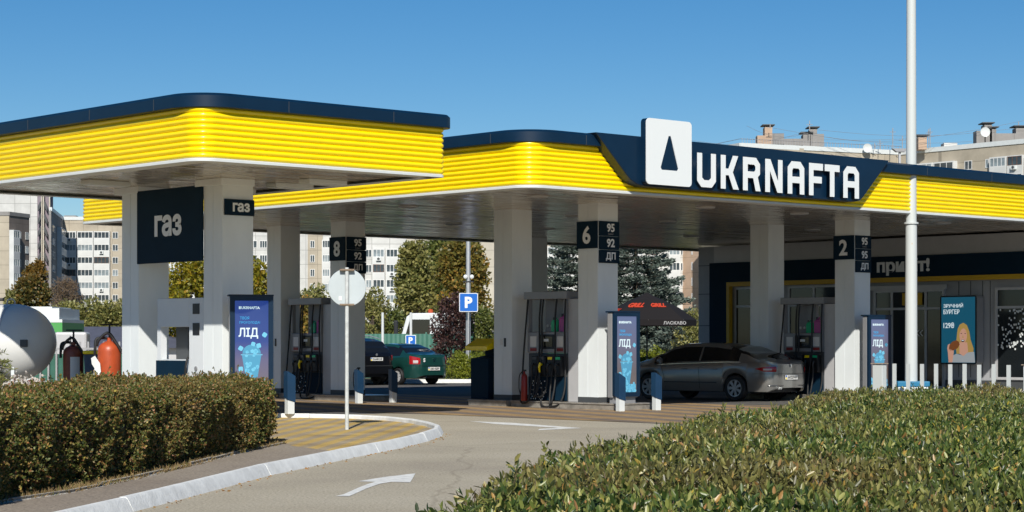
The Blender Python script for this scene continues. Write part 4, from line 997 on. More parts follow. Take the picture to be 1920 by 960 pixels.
bn2 = empty('waste_bin', (PX(183, 45), 45, 0), R(10), 'dark blue wheeled bin with a yellow lid behind the orange extinguisher', 'bin')
MB().add([(-.24, -.22, .05), (.24, -.22, .05), (.24, .3, .05), (-.24, .3, .05), (-.29, -.28, 1.22), (.29, -.28, 1.22), (.29, .34, 1.22), (-.29, .34, 1.22)], [(0, 1, 2, 3), (4, 5, 6, 7), (0, 1, 5, 4), (1, 2, 6, 5), (2, 3, 7, 6), (3, 0, 4, 7)]).build('body', mat('bin_blue', (.05, .08, .13), .6), bn2, bevel=.02)
MB().box(-.31, .31, -.31, .37, 1.222, 1.30).build('lid', M['yellow'], bn2, bevel=.02)
for s_ in (-1, 1): MB().lathe([(.03, -.03), (.1, -.03), (.1, .03), (.03, .03)], (s_*.2, .33, .1), 14, 'x').build('wheel', M['rubber'], bn2, smooth=40)
hy = empty('small_hydrant', (PX(134.5, 34), 34, .03), 0, 'small white standpipe with an orange cap before the extinguisher painted brown for shade', 'hydrant')
MB().lathe([(.03, 0), (.03, .66)], (-.03, 0, 0), 10).build('pipe', M['white'], hy, smooth=40)
MB().lathe([(.05, .62), (.07, .65), (.07, .70), (.03, .73)], (.02, 0, 0), 12).build('cap', M['orange'], hy, smooth=40)
pp = empty('pipe_fitting', (PX(84, 36), 36, .50), R(25), 'ribbed white pipe end lying above the hedge by the tank', 'pipe')
for k in range(5): MB().lathe([(.11, k*.06-.2), (.135, k*.06-.19), (.135, k*.06-.155), (.11, k*.06-.145)], (0, 0, .17), 20, 'y').build('rib', M['lightgrey'], pp, smooth=40)
MB().lathe([(.10, -.205), (.10, .3)], (0, 0, .17), 20, 'y').build('core', M['darkgrey'], pp, smooth=40)
MB().tube([(-.3, 0, 0), (-.25, .02, .12), (-.12, .05, .12)], .07, 10).build('elbow', M['white'], pp, smooth=50)
MB().box(-.5, .5, .0, .4, -.5, 0).build('support', M['grey'], pp)
mp3 = empty('marker_stake', (PX(24, 37), 37, .03), 0, 'white perforated post standing in the hedge before the tank', 'post')
MB().box(-.03, .03, -.02, .02, 0, 1.0).build('stake', M['white'], mp3, bevel=.005)
# pale bar fence with green panel
def bar_fence(px0, px1, Y0, Y1, h, label, step, m, panelm, parent=None):
    x0, x1 = PX(px0, Y0), PX(px1, Y1); e = empty('bar_fence', (x0, Y0, 0), math.atan2(Y1-Y0, x1-x0), label, 'fence')
    L_ = math.hypot(x1-x0, Y1-Y0); b = MB(); n = int(L_/step)
    for k in range(n+1): b.box(k*step-.017, k*step+.017, -.017, .017, .05, h)
    b.build('bars', m, e)
    r = MB(); r.box(0, L_, -.03, -.018, h*.22, h*.22+.05); r.box(0, L_, -.03, -.018, h-.2, h-.15); r.build('rail', m, e)
    if panelm: MB().box(0, L_, .06, .08, .1, h-.3).build('backing_panel', panelm, e)
M['fencegreen'] = mat('green_sheet', (.06, .17, .13), .5, var=.1)
bar_fence(60, 232, 49, 50.5, 1.50, 'pale vertical bar fence behind the extinguishers', .21, M['lightgrey'], M['fencegreen'])
wc = empty('white_cabinet', (PX(132, 53), 53, 0), 0, 'pale grey rounded cabinet standing behind the fence', 'cabinet')
MB().box(-.42, .42, 0, .5, 0, 1.75).build('body', M['lightgrey'], wc, bevel=.06)
MB().box(-.02, .02, -.01, -.001, .1, 1.65).build('door_joint', M['darkgrey'], wc)
ki = empty('service_kiosk', (PX(96, 64), 64, 0), 0, 'white kiosk with a green stripe behind the gas tank', 'kiosk')
MB().box(-1.2, .25, 0, 3, 0, 2.55).build('wall', M['white'], ki); MB().box(-1.2, .0, .1, 2.9, 2.0, 2.60).build('parapet', M['white'], ki)
MB().box(-1.25, .38, -.15, 3.1, 1.72, 2.1).build('green_band', mat('kiosk_green', (.06, .30, .07), .5), ki); MB().box(-1.25, .38, -.16, 3.1, 1.60, 1.719).build('white_band', M['white'], ki)
MB().box(-.2, .1, -.03, -.001, 1.0, 1.5).build('window', M['winglass2'], ki)
MB().box(-1.25, .38, -.16, 3.1, 2.103, 2.2).build('cornice', M['white'], ki)
lh = empty('low_house', (PX(175, 84), 84, 0), 0, 'low building with a dark slate hip roof behind the bar fence', 'house')
hw = MB(); hw.box(-1.9, 4.5, .4, 6, 0, 1.35); hw.build('wall', M['lightgrey'], lh)
rf = MB(); rf.add([(-2.4, 0, 1.25), (5.0, 0, 1.25), (5.0, 6.5, 1.25), (-2.4, 6.5, 1.25), (-1.4, 3, 2.15), (.55, 3, 2.15)], [(0, 1, 5, 4), (1, 2, 5), (2, 3, 4, 5), (3, 0, 4), (0, 1, 2, 3)]); rf.build('roof', mat('slate_roof', (.085, .09, .12), .6, var=.12), lh)
for k in range(3): 
    o_ = MB(); o_.box(-1.2+k*1.0, -.7+k*1.0, .35, .398, .55, 1.1); o_ = o_.build('window', M['frame'], lh)
    MB().box(-1.15+k*1.0, -.75+k*1.0, .33, .349, .6, 1.05).build('pane', M['winglass'], o_)

# green sheet fence, posts
gf = empty('green_sheet_fence', (PX(560, 84), 84, 0), R(-1), 'long green corrugated sheet fence behind the parked cars', 'fence')
mb = MB(); L_ = 11; n = 120; v = []
for i in range(n+1):
    x = L_*i/n; y = .03*(1 if (i//2) % 2 else -1); v += [(x, y, 0), (x, y, 1.83)]
mb.add(v, [(2*i, 2*i+2, 2*i+3, 2*i+1) for i in range(n)]); mb.build('sheet', M['fencegreen'], gf)
for k in range(5): MB().box(k*2.6, k*2.6+.06, .05, .1, 0, 1.9).build('post', M['fencegreen'], gf)
for px, top, lab in ((717.5, 586, 'thin white pole above the green fence left of the lorry'), (770.5, 586, 'thin white pole just left of the lorry cab')):
    e = empty('thin_pole', (PX(px, 80), 80, 0), 0, lab, 'pole'); MB().lathe([(.06, 0), (.05, ZY(top, 80))], n=8).build('shaft', M['white'], e, smooth=40)

# parking signs, lamp pole with cameras
def psign(px, py, Y, s, label, ztop, pole=True):
    e = empty('parking_sign', (PX(px, Y), Y, 0), R(4), label, 'parking sign')
    z = ZY(py, Y)
    MB().prism(rrect(-s/2, s/2, z-s/2, z+s/2, .04), -.03, -.012, 'xz').build('edge_plate', M['letter'], e)
    MB().prism(rrect(-s/2+.025, s/2-.025, z-s/2+.025, z+s/2-.025, .03), -.034, -.0305, 'xz').build('blue_plate', M['bluesign'], e)
    text('symbol', 'P', M['letter'], (0, -.035, z), FA, None, s*.60, e, .045)
    MB().lathe([(.035, 0), (.035, z+s*.45)], (0, .03, 0), 10).build('pole', M['galv'], e, smooth=40)
psign(878.5, 567, 76.5, .70, 'blue parking sign P mounted on the lamp pole', 0)
psign(770, 638, 78, .40, 'small blue parking sign P half hidden behind the green saloon', 0)
lp = empty('camera_pole', (PX(878, 77), 77, 0), 0, 'slim grey pole carrying two white security cameras', 'pole')
MB().lathe([(.10, 0), (.075, 7.2)], n=14).build('shaft', M['galv'], lp, smooth=40)
for dx in (-.1, .14): MB().lathe([(.02, -.22), (.075, -.2), (.075, -.08), (.03, -.02)], (dx, 0, ZY(519, 77)), 14, 'y').build('camera', M['white'], lp, smooth=40)
MB().box(-.2, .2, -.09, .09, ZY(527, 77)-.05, ZY(527, 77)).build('bracket', M['black'], lp)

# garden umbrella of the grill stand
uY = 76
um = empty('parasol', (PX(1213, uY), uY, 0), R(20), 'large black parasol with red GRILL lettering beyond the grey sedan', 'umbrella')
MB().lathe([(.035, 0), (.03, 3.0)], n=10).build('pole', M['black'], um, smooth=40)
zt, zr_ = ZY(551, uY), ZY(601, uY); can = MB(); nr = 8; rad = 1.84
v = [(0, 0, zt)]; 
for ring, (f_, z_) in enumerate(((.3, zt-.2), (.65, zt-.52), (1, zr_+.02))):
    for k in range(nr): a = R(22.5+45*k); v.append((rad*f_*math.cos(a), rad*f_*math.sin(a), z_))
fs = [(0, 1+k, 1+(k+1) % nr) for k in range(nr)]
for q in range(2):
    for k in range(nr): fs.append((1+q*nr+k, 1+(q+1)*nr+k, 1+(q+1)*nr+(k+1) % nr, 1+q*nr+(k+1) % nr))
can.add(v, fs); cn = can.build('canopy', mat('black_canvas', (.016, .014, .015), .85, spec=.2), um); so = cn.modifiers.new('solid', 'SOLIDIFY'); so.thickness = .01
vl = MB()
for k in range(nr):
    a, b = R(22.5+45*k), R(22.5+45*(k+1)); vl.quad((rad*math.cos(a), rad*math.sin(a), zr_+.02), (rad*math.cos(b), rad*math.sin(b), zr_+.02), (rad*math.cos(b), rad*math.sin(b), zr_-.2), (rad*math.cos(a), rad*math.sin(a), zr_-.2))
vl = vl.build('valance', cn.data.materials[0], cn)
vt_ = MB(); 
v = [(0, 0, zt+.06)]+[(.36*math.cos(R(22.5+45*k)), .36*math.sin(R(22.5+45*k)), zt-.13) for k in range(8)]
vt_.add(v, [(0, 1+k, 1+(k+1) % 8) for k in range(8)]); vt_.build('vent_cap', cn.data.materials[0], cn)
rb = MB()
for k in range(8): a = R(22.5+45*k); rb.tube([(0, 0, zt-.05), (rad*math.cos(a), rad*math.sin(a), zr_)], .012, 5)
rb.build('ribs', M['steel'], um)
M['grillred'] = mat('grill_red', (.5, .045, .015), .7)
def on_panel(nm, s, kdeg, f_mid, W_, H_, m, skew=.25):
    """lettering lying on one canopy panel facing direction kdeg (local degrees)"""
    a = R(kdeg); d = Vector((math.cos(a), math.sin(a), 0)); rgt = Vector((-math.sin(a), math.cos(a), 0)); ap = rad*math.cos(R(22.5))
    o = text(nm, s, m, (0, 0, 0), (1, 0, 0), W_, H_, cn, .06, depth=.006, skew=skew)
    p0 = d*ap*.65+Vector((0, 0, zt-.52)); p1 = d*ap+Vector((0, 0, zr_+.02)); upv = (p0-p1).normalized(); nrm = rgt.cross(upv).normalized()
    c = p0*(1-f_mid)+p1*f_mid+nrm*.02
    o.matrix_local = Matrix(((rgt.x, -nrm.x, upv.x, c.x), (rgt.y, -nrm.y, upv.y, c.y), (rgt.z, -nrm.z, upv.z, c.z), (0, 0, 0, 1)))
on_panel('lettering', 'GRILL', 225, -.15, .62, .27, M['grillred']); on_panel('lettering', 'GRILL', 270, -.15, .6, .24, M['grillred']); on_panel('lettering', 'GRILL', 180, .35, .95, .36, M['grillred'])
text('valance_lettering', 'ЛАСКАВО', M['lightgrey'], (.35, -rad*math.cos(R(22.5))-.012, zr_-.1), FA, .9, .12, um, .02)

# ------------------------------------------------------------------ apartment blocks far behind
WIN = {}
def win_mesh(kind, w_, h_, n, fm, gm):
    key = (kind, round(w_, 1), round(h_, 1), n, fm, gm)
    if key in WIN: return WIN[key]
    f = MB(); t = .09
    f.box(-w_/2, w_/2, -.06, .02, h_/2-t, h_/2); f.box(-w_/2, w_/2, -.06, .02, -h_/2, -h_/2+t)
    for k in range(n+1):
        x = -w_/2+t/2+(w_-t)*k/n; f.box(x-t/2, x+t/2, -.06, .02, -h_/2+t, h_/2-t)
    f.box(-w_/2, w_/2, -.02, .01, -h_/2+.03, h_/2-.03, 1)
    me_o = f.build('window', [M[fm], M[gm]]); me = me_o.data; bpy.data.objects.remove(me_o); WIN[key] = me; return me
def apartment(name, label, pts, ztop, mats, cols, first, pitch=2.8, floors=8, depth=12, cat='apartment block', parapet='white', roofthings=()):
    P = [Vector((PX(px, D), D)) for px, D in pts]; e = empty(name, (P[0].x, P[0].y, 0), 0, label, cat); o0 = P[0]
    for i in range(len(P)-1):
        a, b = P[i]-o0, P[i+1]-o0; d = (b-a).normalized(); nb = Vector((-d.y, d.x))*(1 if isinstance(depth, tuple) else depth)
        mm = M[mats[i % len(mats)]]
        if isinstance(depth, tuple): nb = nb.normalized()*depth[i]
        poly = [(a.x, a.y), (b.x, b.y), (b.x+nb.x, b.y+nb.y), (a.x+nb.x, a.y+nb.y)]
        wl = MB(); wl.prism(poly, 0, ztop); wl.build('wall', mm, e)
        n_ = Vector((d.y, -d.x))
        pr = MB(); q = [a+n_*.15, b+n_*.15, b-n_*.4, a-n_*.4]; pr.prism([(p.x, p.y) for p in q], ztop-.3, ztop+.45); pr.build('parapet', M[parapet], e)
    r = random.Random(hash(name) % 1000 if 0 else len(label))
    for seg, kind, pa, pb, opt in cols:
        a, b = P[seg], P[seg+1]; d = (b-a)
        def hit(px):
            k = (px-960)/F; t = (k*a.y-a.x)/(d.x-k*d.y); return a+d*t
        A, B = hit(pa)-o0, hit(pb)-o0; w_ = (B-A).length; mid = (A+B)/2; dn = (B-A).normalized(); ang = math.atan2(dn.y, dn.x); n_ = Vector((dn.y, -dn.x))
        for f in range(floors):
            z = first-f*pitch
            if z < 1.5: break
            def put(nm, me, off, zz, parent=e):
                o = bpy.data.objects.new(nm, me); COL.objects.link(o); o.parent = parent
                o.location = (mid.x+n_.x*off, mid.y+n_.y*off, zz); o.rotation_euler = (0, 0, ang); return o
            if kind == 'win': put('window', win_mesh('w', w_, 1.45, opt or 2, 'frame', r.choice(['winglass', 'winglass2', 'winglass'])), .03, z)
            elif kind == 'log':      # glazed loggia standing proud of the wall, white parapet below
                key = ('log', round(w_, 1))
                if key not in WIN:
                    m_ = MB(); m_.box(-w_/2, w_/2, -1.0, .1, -1.95, -.72); m_.box(-w_/2, w_/2, -1.0, .1, .72, .85); m_.box(-w_/2, -w_/2+.1, -.99, .1, -.72, .72); m_.box(w_/2-.1, w_/2, -.99, .1, -.72, .72)
                    t_o = m_.build('balcony', M['balc']); WIN[key] = t_o.data; bpy.data.objects.remove(t_o)
                bo = put('balcony', WIN[key], 0, z)
                fm, gm = r.choice([('frame', 'winglass'), ('frame', 'winglass'), ('frame', 'winglass2'), ('brownframe', 'winglass'), ('frame', 'winglass2'), ('frame', 'winglass')])
                nn = opt or max(3, int(w_/1.0))
                wo = bpy.data.objects.new('window', win_mesh('l', w_-.2, 1.44, nn, fm, gm)); COL.objects.link(wo); wo.parent = bo; wo.location = (0, -.94, 0)
                if r.random() < .18:
                    ac = MB(); ac.box(-.45, .45, -1.45, -1.02, -1.4, -.75); ac.lathe([(.26, -1.46), (.26, -1.452)], (0, 0, -1.08), 12, 'y', mi=1); ac.build('air_conditioner', [M['white'], M['darkgrey']], bo)
            elif kind == 'blank': pass
    return e
M['balc'] = mat('balcony_panel', (.60, .61, .60), .7, var=.12, vscale=.5)
for nm, c, sw, sh_, dk in (('aptbeige', (.42, .37, .29), 3.2, 2.8, .6), ('aptcream', (.50, .46, .38), 9, 2.8, .65), ('aptbrown', (.20, .165, .14), 3.2, 2.8, .7), ('aptwhite', (.56, .56, .54), 3.3, 2.8, .55), ('aptpurple', (.24, .20, .23), 6, 5.5, .6), ('aptpink', (.50, .36, .26), 3.2, 2.8, .7), ('aptdark', (.26, .25, .24), 3.2, 2.8, .7)):
    M[nm] = mat(nm, c, .85, var=.14, vscale=.35); seams(M[nm], sw, sh_, dk, .06)
L1 = 'beige panel block with white loggias behind the left end of the canopy'
apartment('apartment_block', L1, [(96, 425), (118, 457), (232, 457)], 29.1, ['aptdark', 'aptbeige'],  # side face turned from the sun: its shade is put into a darker colour
  [(0, 'win', 98, 103, 2), (0, 'log', 107, 117.5, 2), (1, 'log', 120, 144.5, 4), (1, 'log', 146, 176, 4), (1, 'log', 177, 207, 4), (1, 'win', 211, 221.5, 2)], 25.4, depth=(.5, 12))
ta = apartment('tower_block', 'tall white tower with a dark patterned stair strip at the far left', [(-90, 432), (70, 431.9), (95, 431.8)], 40, ['aptwhite', 'aptpurple'], [], 30, depth=2)
hx = MB()
for k in range(9):                            # openings of the stair screen, in facing pairs
    zc = ZY(387+k*24, 431)
    for s_ in (-1, 1):
        cx = PX(80.5, 431)+s_*.72-PX(-90, 432)
        hx.prism([(cx-s_*.45, zc+1.05), (cx-s_*.42, zc+.25), (cx+s_*.1, zc-.9), (cx+s_*.32, zc-1.0), (cx+s_*.32, zc-.1), (cx-s_*.15, zc+.95)][::s_], -1.4, -1.05, 'xz')
hx.build('stair_opening', M['darkgrey'], ta)
fr_ = MB()
for px in (78.9, 82, 93.5): x_ = PX(px, 431)-PX(-90, 432); fr_.box(x_-.12, x_+.12, -1.3, -1.0, 0, 40)
fr_.build('stair_rib', M['aptcream'], ta)
apartment('apartment_block', 'brown brick block with small balconies in front of the white tower', [(-70, 405), (17, 405), (55, 413)], 26.9, ['aptbeige', 'aptbrown'],
  [(1, 'log', 17.3, 29, 3), (1, 'win', 33, 39, 2), (1, 'win', 47, 53, 2)], 22.9, parapet='aptdark')
apartment('apartment_block', 'pale block with white window bands seen between the gas pillars and pump 8', [(290, 402), (503, 402), (577, 402), (605, 402), (625, 402)], 32, ['aptwhite', 'aptwhite', 'aptbeige', 'aptwhite'],
  [(0, 'log', 305, 345, 5), (0, 'log', 350, 384, 4), (0, 'win', 469, 482, 2), (0, 'win', 487, 501, 3), (1, 'log', 510, 545, 4), (2, 'win', 581.5, 590, 2), (3, 'log', 604.5, 620, 3)], 20.75, 2.81)
apartment('apartment_block', 'white block with glazed loggias between the pillar numbered 8 and the green tree', [(630, 377), (762, 377), (805, 377)], 31, ['aptwhite', 'aptcream'],
  [(0, 'log', 640, 668, 3), (0, 'win', 686, 697, 2), (0, 'log', 699, 722, 3), (0, 'log', 724, 747, 3), (1, 'win', 766, 773, 2), (1, 'log', 796, 804, 2)], 1.48+(642-475)/10.18, 2.79)
apartment('apartment_block', 'blank cream end wall with horizontal joints behind the autumn tree', [(800, 340), (985, 340)], 30, ['aptcream'], [], 20)
apartment('apartment_block', 'pale block with brown glazed loggias behind the blue spruces', [(1000, 370), (1040, 370), (1280, 370), (1345, 362)], 30, ['aptbeige', 'aptwhite', 'aptpink'],
  [(0, 'log', 1026, 1046, 3), (1, 'log', 1050, 1080, 3), (1, 'log', 1130, 1160, 3), (1, 'log', 1182, 1205, 3), (1, 'log', 1212, 1234, 2), (1, 'log', 1253, 1275, 3), (1, 'win', 1276, 1284, 2), (2, 'win', 1297, 1299, 1)], 1.48+(642-500)/10.37+2.8, 2.8)
rb_ = apartment('apartment_block', 'long curved beige block with roof chimneys above the canopy at the right', [(1332, 340), (1388, 331), (1690, 344), (1925, 324), (2010, 316)], 33.3, ['aptbeige', 'aptbeige', 'aptbeige', 'aptpink'],
  [(1, 'log', 1570, 1640, 5), (2, 'log', 1714, 1755, 4), (2, 'log', 1757, 1795, 3), (2, 'win', 1809, 1823, 2), (2, 'win', 1848, 1859, 2), (2, 'log', 1862, 1893, 4), (2, 'log', 1895, 1924, 3), (3, 'log', 1930, 1960, 3)], 30.3, floors=5)
def roofbox(px0, px1, py0, py1, D, m, nm, cap=False, par=None):
    par = par or rb_; ox, oy = par.location.x, par.location.y
    x0, x1, z0, z1 = PX(px0, D), PX(px1, D), ZY(py1, D), ZY(py0, D)
    o = MB(); o.box(x0-ox, x1-ox, D-oy, D-oy+2.5, z0, z1); o = o.build(nm, M[m], par)
    if cap: c_ = MB(); c_.box(x0-ox-.4, x1-ox+.4, D-oy-.4, D-oy+2.9, z1+.25, z1+.42); c_.box(x0-ox+.2, x1-ox-.2, D-oy+.2, D-oy+2.3, z1, z1+.25); c_.build('chimney_cap', M['darkgrey'], o)
    return o
DD = 342
for a in ((1420, 1434, 254, 270, 'aptpink', 'roof_hut'), (1434, 1448, 238, 270, 'aptpink', 'chimney', True), (1448, 1470, 250, 270, 'aptdark', 'roof_hut'), (1470, 1506, 260, 272, 'aptdark', 'roof_hut'), (1506, 1520, 252, 274, 'aptdark', 'chimney', True), (1519, 1532, 242, 274, 'aptdark', 'chimney', True), (1532, 1545, 251, 274, 'aptdark', 'roof_hut')):
    roofbox(a[0], a[1], a[2], a[3], DD, a[4], a[5], len(a) > 6)
for a in ((1722, 1738, 257, 280, 'aptpink', 'chimney', True), (1831, 1848, 245, 272, 'aptdark', 'roof_hut'), (1846, 1860, 234, 270, 'aptdark', 'chimney', True), (1856, 1868, 242, 270, 'aptdark', 'chimney', True), (1868, 1905, 250, 268, 'aptdark', 'roof_hut'), (1905, 1925, 240, 268, 'aptdark', 'chimney', True), (1770, 1795, 268, 278, 'aptwhite', 'roof_hut')):
    roofbox(a[0], a[1], a[2], a[3], 338, a[4], a[5], len(a) > 6)
def dish(px, py, D, r):
    ox, oy = rb_.location.x, rb_.location.y
    MB().lathe([(.02, .12), (r*.6, .05), (r, -.1), (r*.98, -.12), (r*.6, .02)], (PX(px, D)-ox, D-oy-1.2, ZY(py, D)), 18, 'y').build('satellite_dish', M['white'], rb_, smooth=40)
dish(1624, 279, 341, .75); dish(1844, 249, 336, .8)
an = MB(); ox, oy = rb_.location.x, rb_.location.y
for px, p0, p1 in ((1518, 226, 246), (1674, 240, 280), (1741, 242, 276), (1744, 240, 278), (1692, 255, 280), (1650, 262, 280), (1910, 228, 260), (1444, 232, 240), (1640, 268, 280)):
    x_ = PX(px, 340)-ox; an.box(x_-.06, x_+.06, 340-oy, 340-oy+.1, ZY(p1, 340), ZY(p0, 340)); an.box(x_-.5, x_+.5, 340-oy, 340-oy+.06, ZY(p0, 340)-.7, ZY(p0, 340)-.62)
an.build('antenna', M['grey'], rb_)
rl = MB()
for k in range(60):
    px = 1392+k*5.0; D = 331+(px-1388)/302*13 if px < 1690 else 344; x_ = PX(px, D)-ox; rl.box(x_-.03, x_+.03, D-oy+.3, D-oy+.36, 33.7, 34.6)
rl.tube([(PX(1340, 341)-ox, 341-oy, 34.5), (PX(1388, 333)-ox, 333-oy, 34.6), (PX(1690, 346)-ox, 346-oy, 34.6)], .04, 4); rl.build('roof_railing', M['grey'], rb_)
roofbox(120, 142, 404, 412, 459, 'aptdark', 'roof_hut', False, [o for o in COL.objects if o.get('label') == L1][0])
# overhead wires between roofs
for i, (pa, ya, pb, yb) in enumerate(((1290, 262, 1500, 248), (1450, 240, 1830, 262), (1530, 243, 1920, 236), (1500, 248, 1760, 252), (1540, 262, 1930, 222), (1400, 236, 1520, 246))):
    D = 335; a = Vector((PX(pa, D), D, ZY(ya, D))); b = Vector((PX(pb, D), D+3, ZY(yb, D))); pts = [a.lerp(b, t/12)-Vector((0, 0, 2.0*math.sin(math.pi*t/12)*.6)) for t in range(13)]
    o = MB(); o.tube(pts, .022, 4); o = o.build('overhead_wire', M['grey']); tag(o, ['thin wire from the canopy plate to the roof chimneys', 'thin wire sagging over the middle of the right roof', 'thin wire crossing high behind the mast', 'thin wire between the chimney and the mast', 'thin wire rising to the far right roof', 'short wire between the left roof chimneys'][i], 'wire')

# street lamp seen over the roofs
sl = empty('street_lamp', (PX(1687, 110), 110, 0), 0, 'flat headed lamp on a thin pole just left of the tall mast', 'street lamp')
MB().lathe([(.09, 0), (.07, ZY(282, 110))], n=10).build('pole', M['lightgrey'], sl, smooth=40)
MB().prism([(-.42, ZY(279, 110)), (.40, ZY(279, 110)), (.25, ZY(285, 110)), (-.2, ZY(285, 110))], -.2, .2, 'xz').build('lamp_head', M['grey'], sl)

# ------------------------------------------------------------------ vegetation
def leaves_obj(name, P, D, size, asp, m, parent=None, fold=.35, six=True, seed=1):
    """P centres, D growth directions, size lengths: folded pointed leaves as one mesh"""
    g = np.random.default_rng(seed); N = len(P); P = np.asarray(P, float); D = np.asarray(D, float)
    D = D/np.linalg.norm(D, axis=1)[:, None]; A = g.normal(size=(N, 3)); A -= (A*D).sum(1)[:, None]*D; A /= np.linalg.norm(A, axis=1)[:, None]; B = np.cross(D, A)
    s = np.asarray(size, float)[:, None]*np.ones((N, 1)); wd = s*asp*.5; fo = wd*fold
    if six:
        vs_ = np.stack([P, P+D*s*.3+A*wd+B*fo, P+D*s*.7+A*wd*.8+B*fo*.8, P+D*s, P+D*s*.7-A*wd*.8+B*fo*.8, P+D*s*.3-A*wd+B*fo], 1); nv = 6
        fi = np.array([[0, 1, 2, 3], [0, 3, 4, 5]])
    else:
        vs_ = np.stack([P, P+D*s*.5+A*wd, P+D*s, P+D*s*.5-A*wd], 1); nv = 4; fi = np.array([[0, 1, 2, 3]])
    V_ = vs_.reshape(-1, 3); Fc = (np.arange(N)[:, None, None]*nv+fi[None]).reshape(-1, 4)
    me = bpy.data.meshes.new(name); me.vertices.add(len(V_)); me.vertices.foreach_set('co', V_.ravel())
    me.loops.add(Fc.size); me.loops.foreach_set('vertex_index', Fc.ravel().astype(np.int32))
    me.polygons.add(len(Fc)); me.polygons.foreach_set('loop_start', (np.arange(len(Fc))*4).astype(np.int32)); me.polygons.foreach_set('loop_total', np.full(len(Fc), 4, np.int32))
    me.update(calc_edges=True); me.materials.append(m)
    o = bpy.data.objects.new(name, me); COL.objects.link(o)
    if parent: o.parent = parent
    return o
def unit(n, g): v = g.normal(size=(n, 3)); return v/np.linalg.norm(v, axis=1)[:, None]

LM = {}
LM['hedge_small'] = leafmat('hedge_leaves_small', [(0, (.035, .06, .012)), (.3, (.09, .115, .022)), (.58, (.17, .175, .04)), (.78, (.24, .17, .055)), (.94, (.33, .13, .055)), (1, (.5, .4, .08))], .5, .25, big=.35, bigscale=.8, big_col=(.22, .14, .05))
LM['hedge_fore'] = leafmat('privet_leaves', [(0, (.02, .04, .01)), (.3, (.055, .095, .02)), (.6, (.12, .165, .035)), (.82, (.24, .26, .06)), (.94, (.42, .40, .14)), (.975, (.36, .17, .06)), (1, (.55, .45, .06))], .38, .25, big=.42, bigscale=.55, big_col=(.26, .17, .075))
LM['green'] = leafmat('leaves_green', [(0, (.05, .08, .015)), (.5, (.13, .155, .035)), (1, (.22, .23, .06))], .5, .3)
LM['olive'] = leafmat('leaves_olive', [(0, (.09, .115, .03)), (.5, (.22, .22, .065)), (1, (.36, .33, .11))], .5, .3, big=.5, bigscale=.3, big_col=(.22, .17, .035))
LM['autumn'] = leafmat('leaves_autumn', [(0, (.10, .10, .02)), (.4, (.22, .185, .035)), (.8, (.36, .25, .05)), (1, (.45, .22, .04))], .5, .35, big=.6, bigscale=.35, big_col=(.10, .11, .025))
LM['yellow'] = leafmat('leaves_yellow', [(0, (.09, .10, .01)), (.4, (.22, .22, .015)), (.8, (.36, .30, .02)), (1, (.42, .22, .02))], .5, .4, big=.5, bigscale=.5, big_col=(.30, .26, .02))
LM['purple'] = leafmat('leaves_purple', [(0, (.025, .012, .014)), (.5, (.06, .028, .028)), (1, (.12, .06, .045))], .45, .2)
LM['blue'] = leafmat('needles_blue', [(0, (.05, .075, .06)), (.5, (.12, .155, .13)), (1, (.21, .25, .205))], .6, .1)
LM['lime'] = leafmat('leaves_lime', [(0, (.08, .11, .01)), (.5, (.20, .24, .02)), (1, (.33, .34, .04))], .5, .35)
LM['brown'] = leafmat('twigs_brown', [(0, (.10, .07, .045)), (.6, (.18, .12, .075)), (1, (.22, .16, .09))], .8, .1)
LM['poplar'] = leafmat('leaves_poplar', [(0, (.035, .045, .012)), (.5, (.09, .09, .02)), (1, (.24, .13, .025))], .5, .25, big=.7, bigscale=.25, big_col=(.25, .12, .02))
LM['dry'] = leafmat('dry_grass', [(0, (.20, .14, .06)), (.7, (.30, .20, .09)), (1, (.12, .13, .03))], .8, .2)

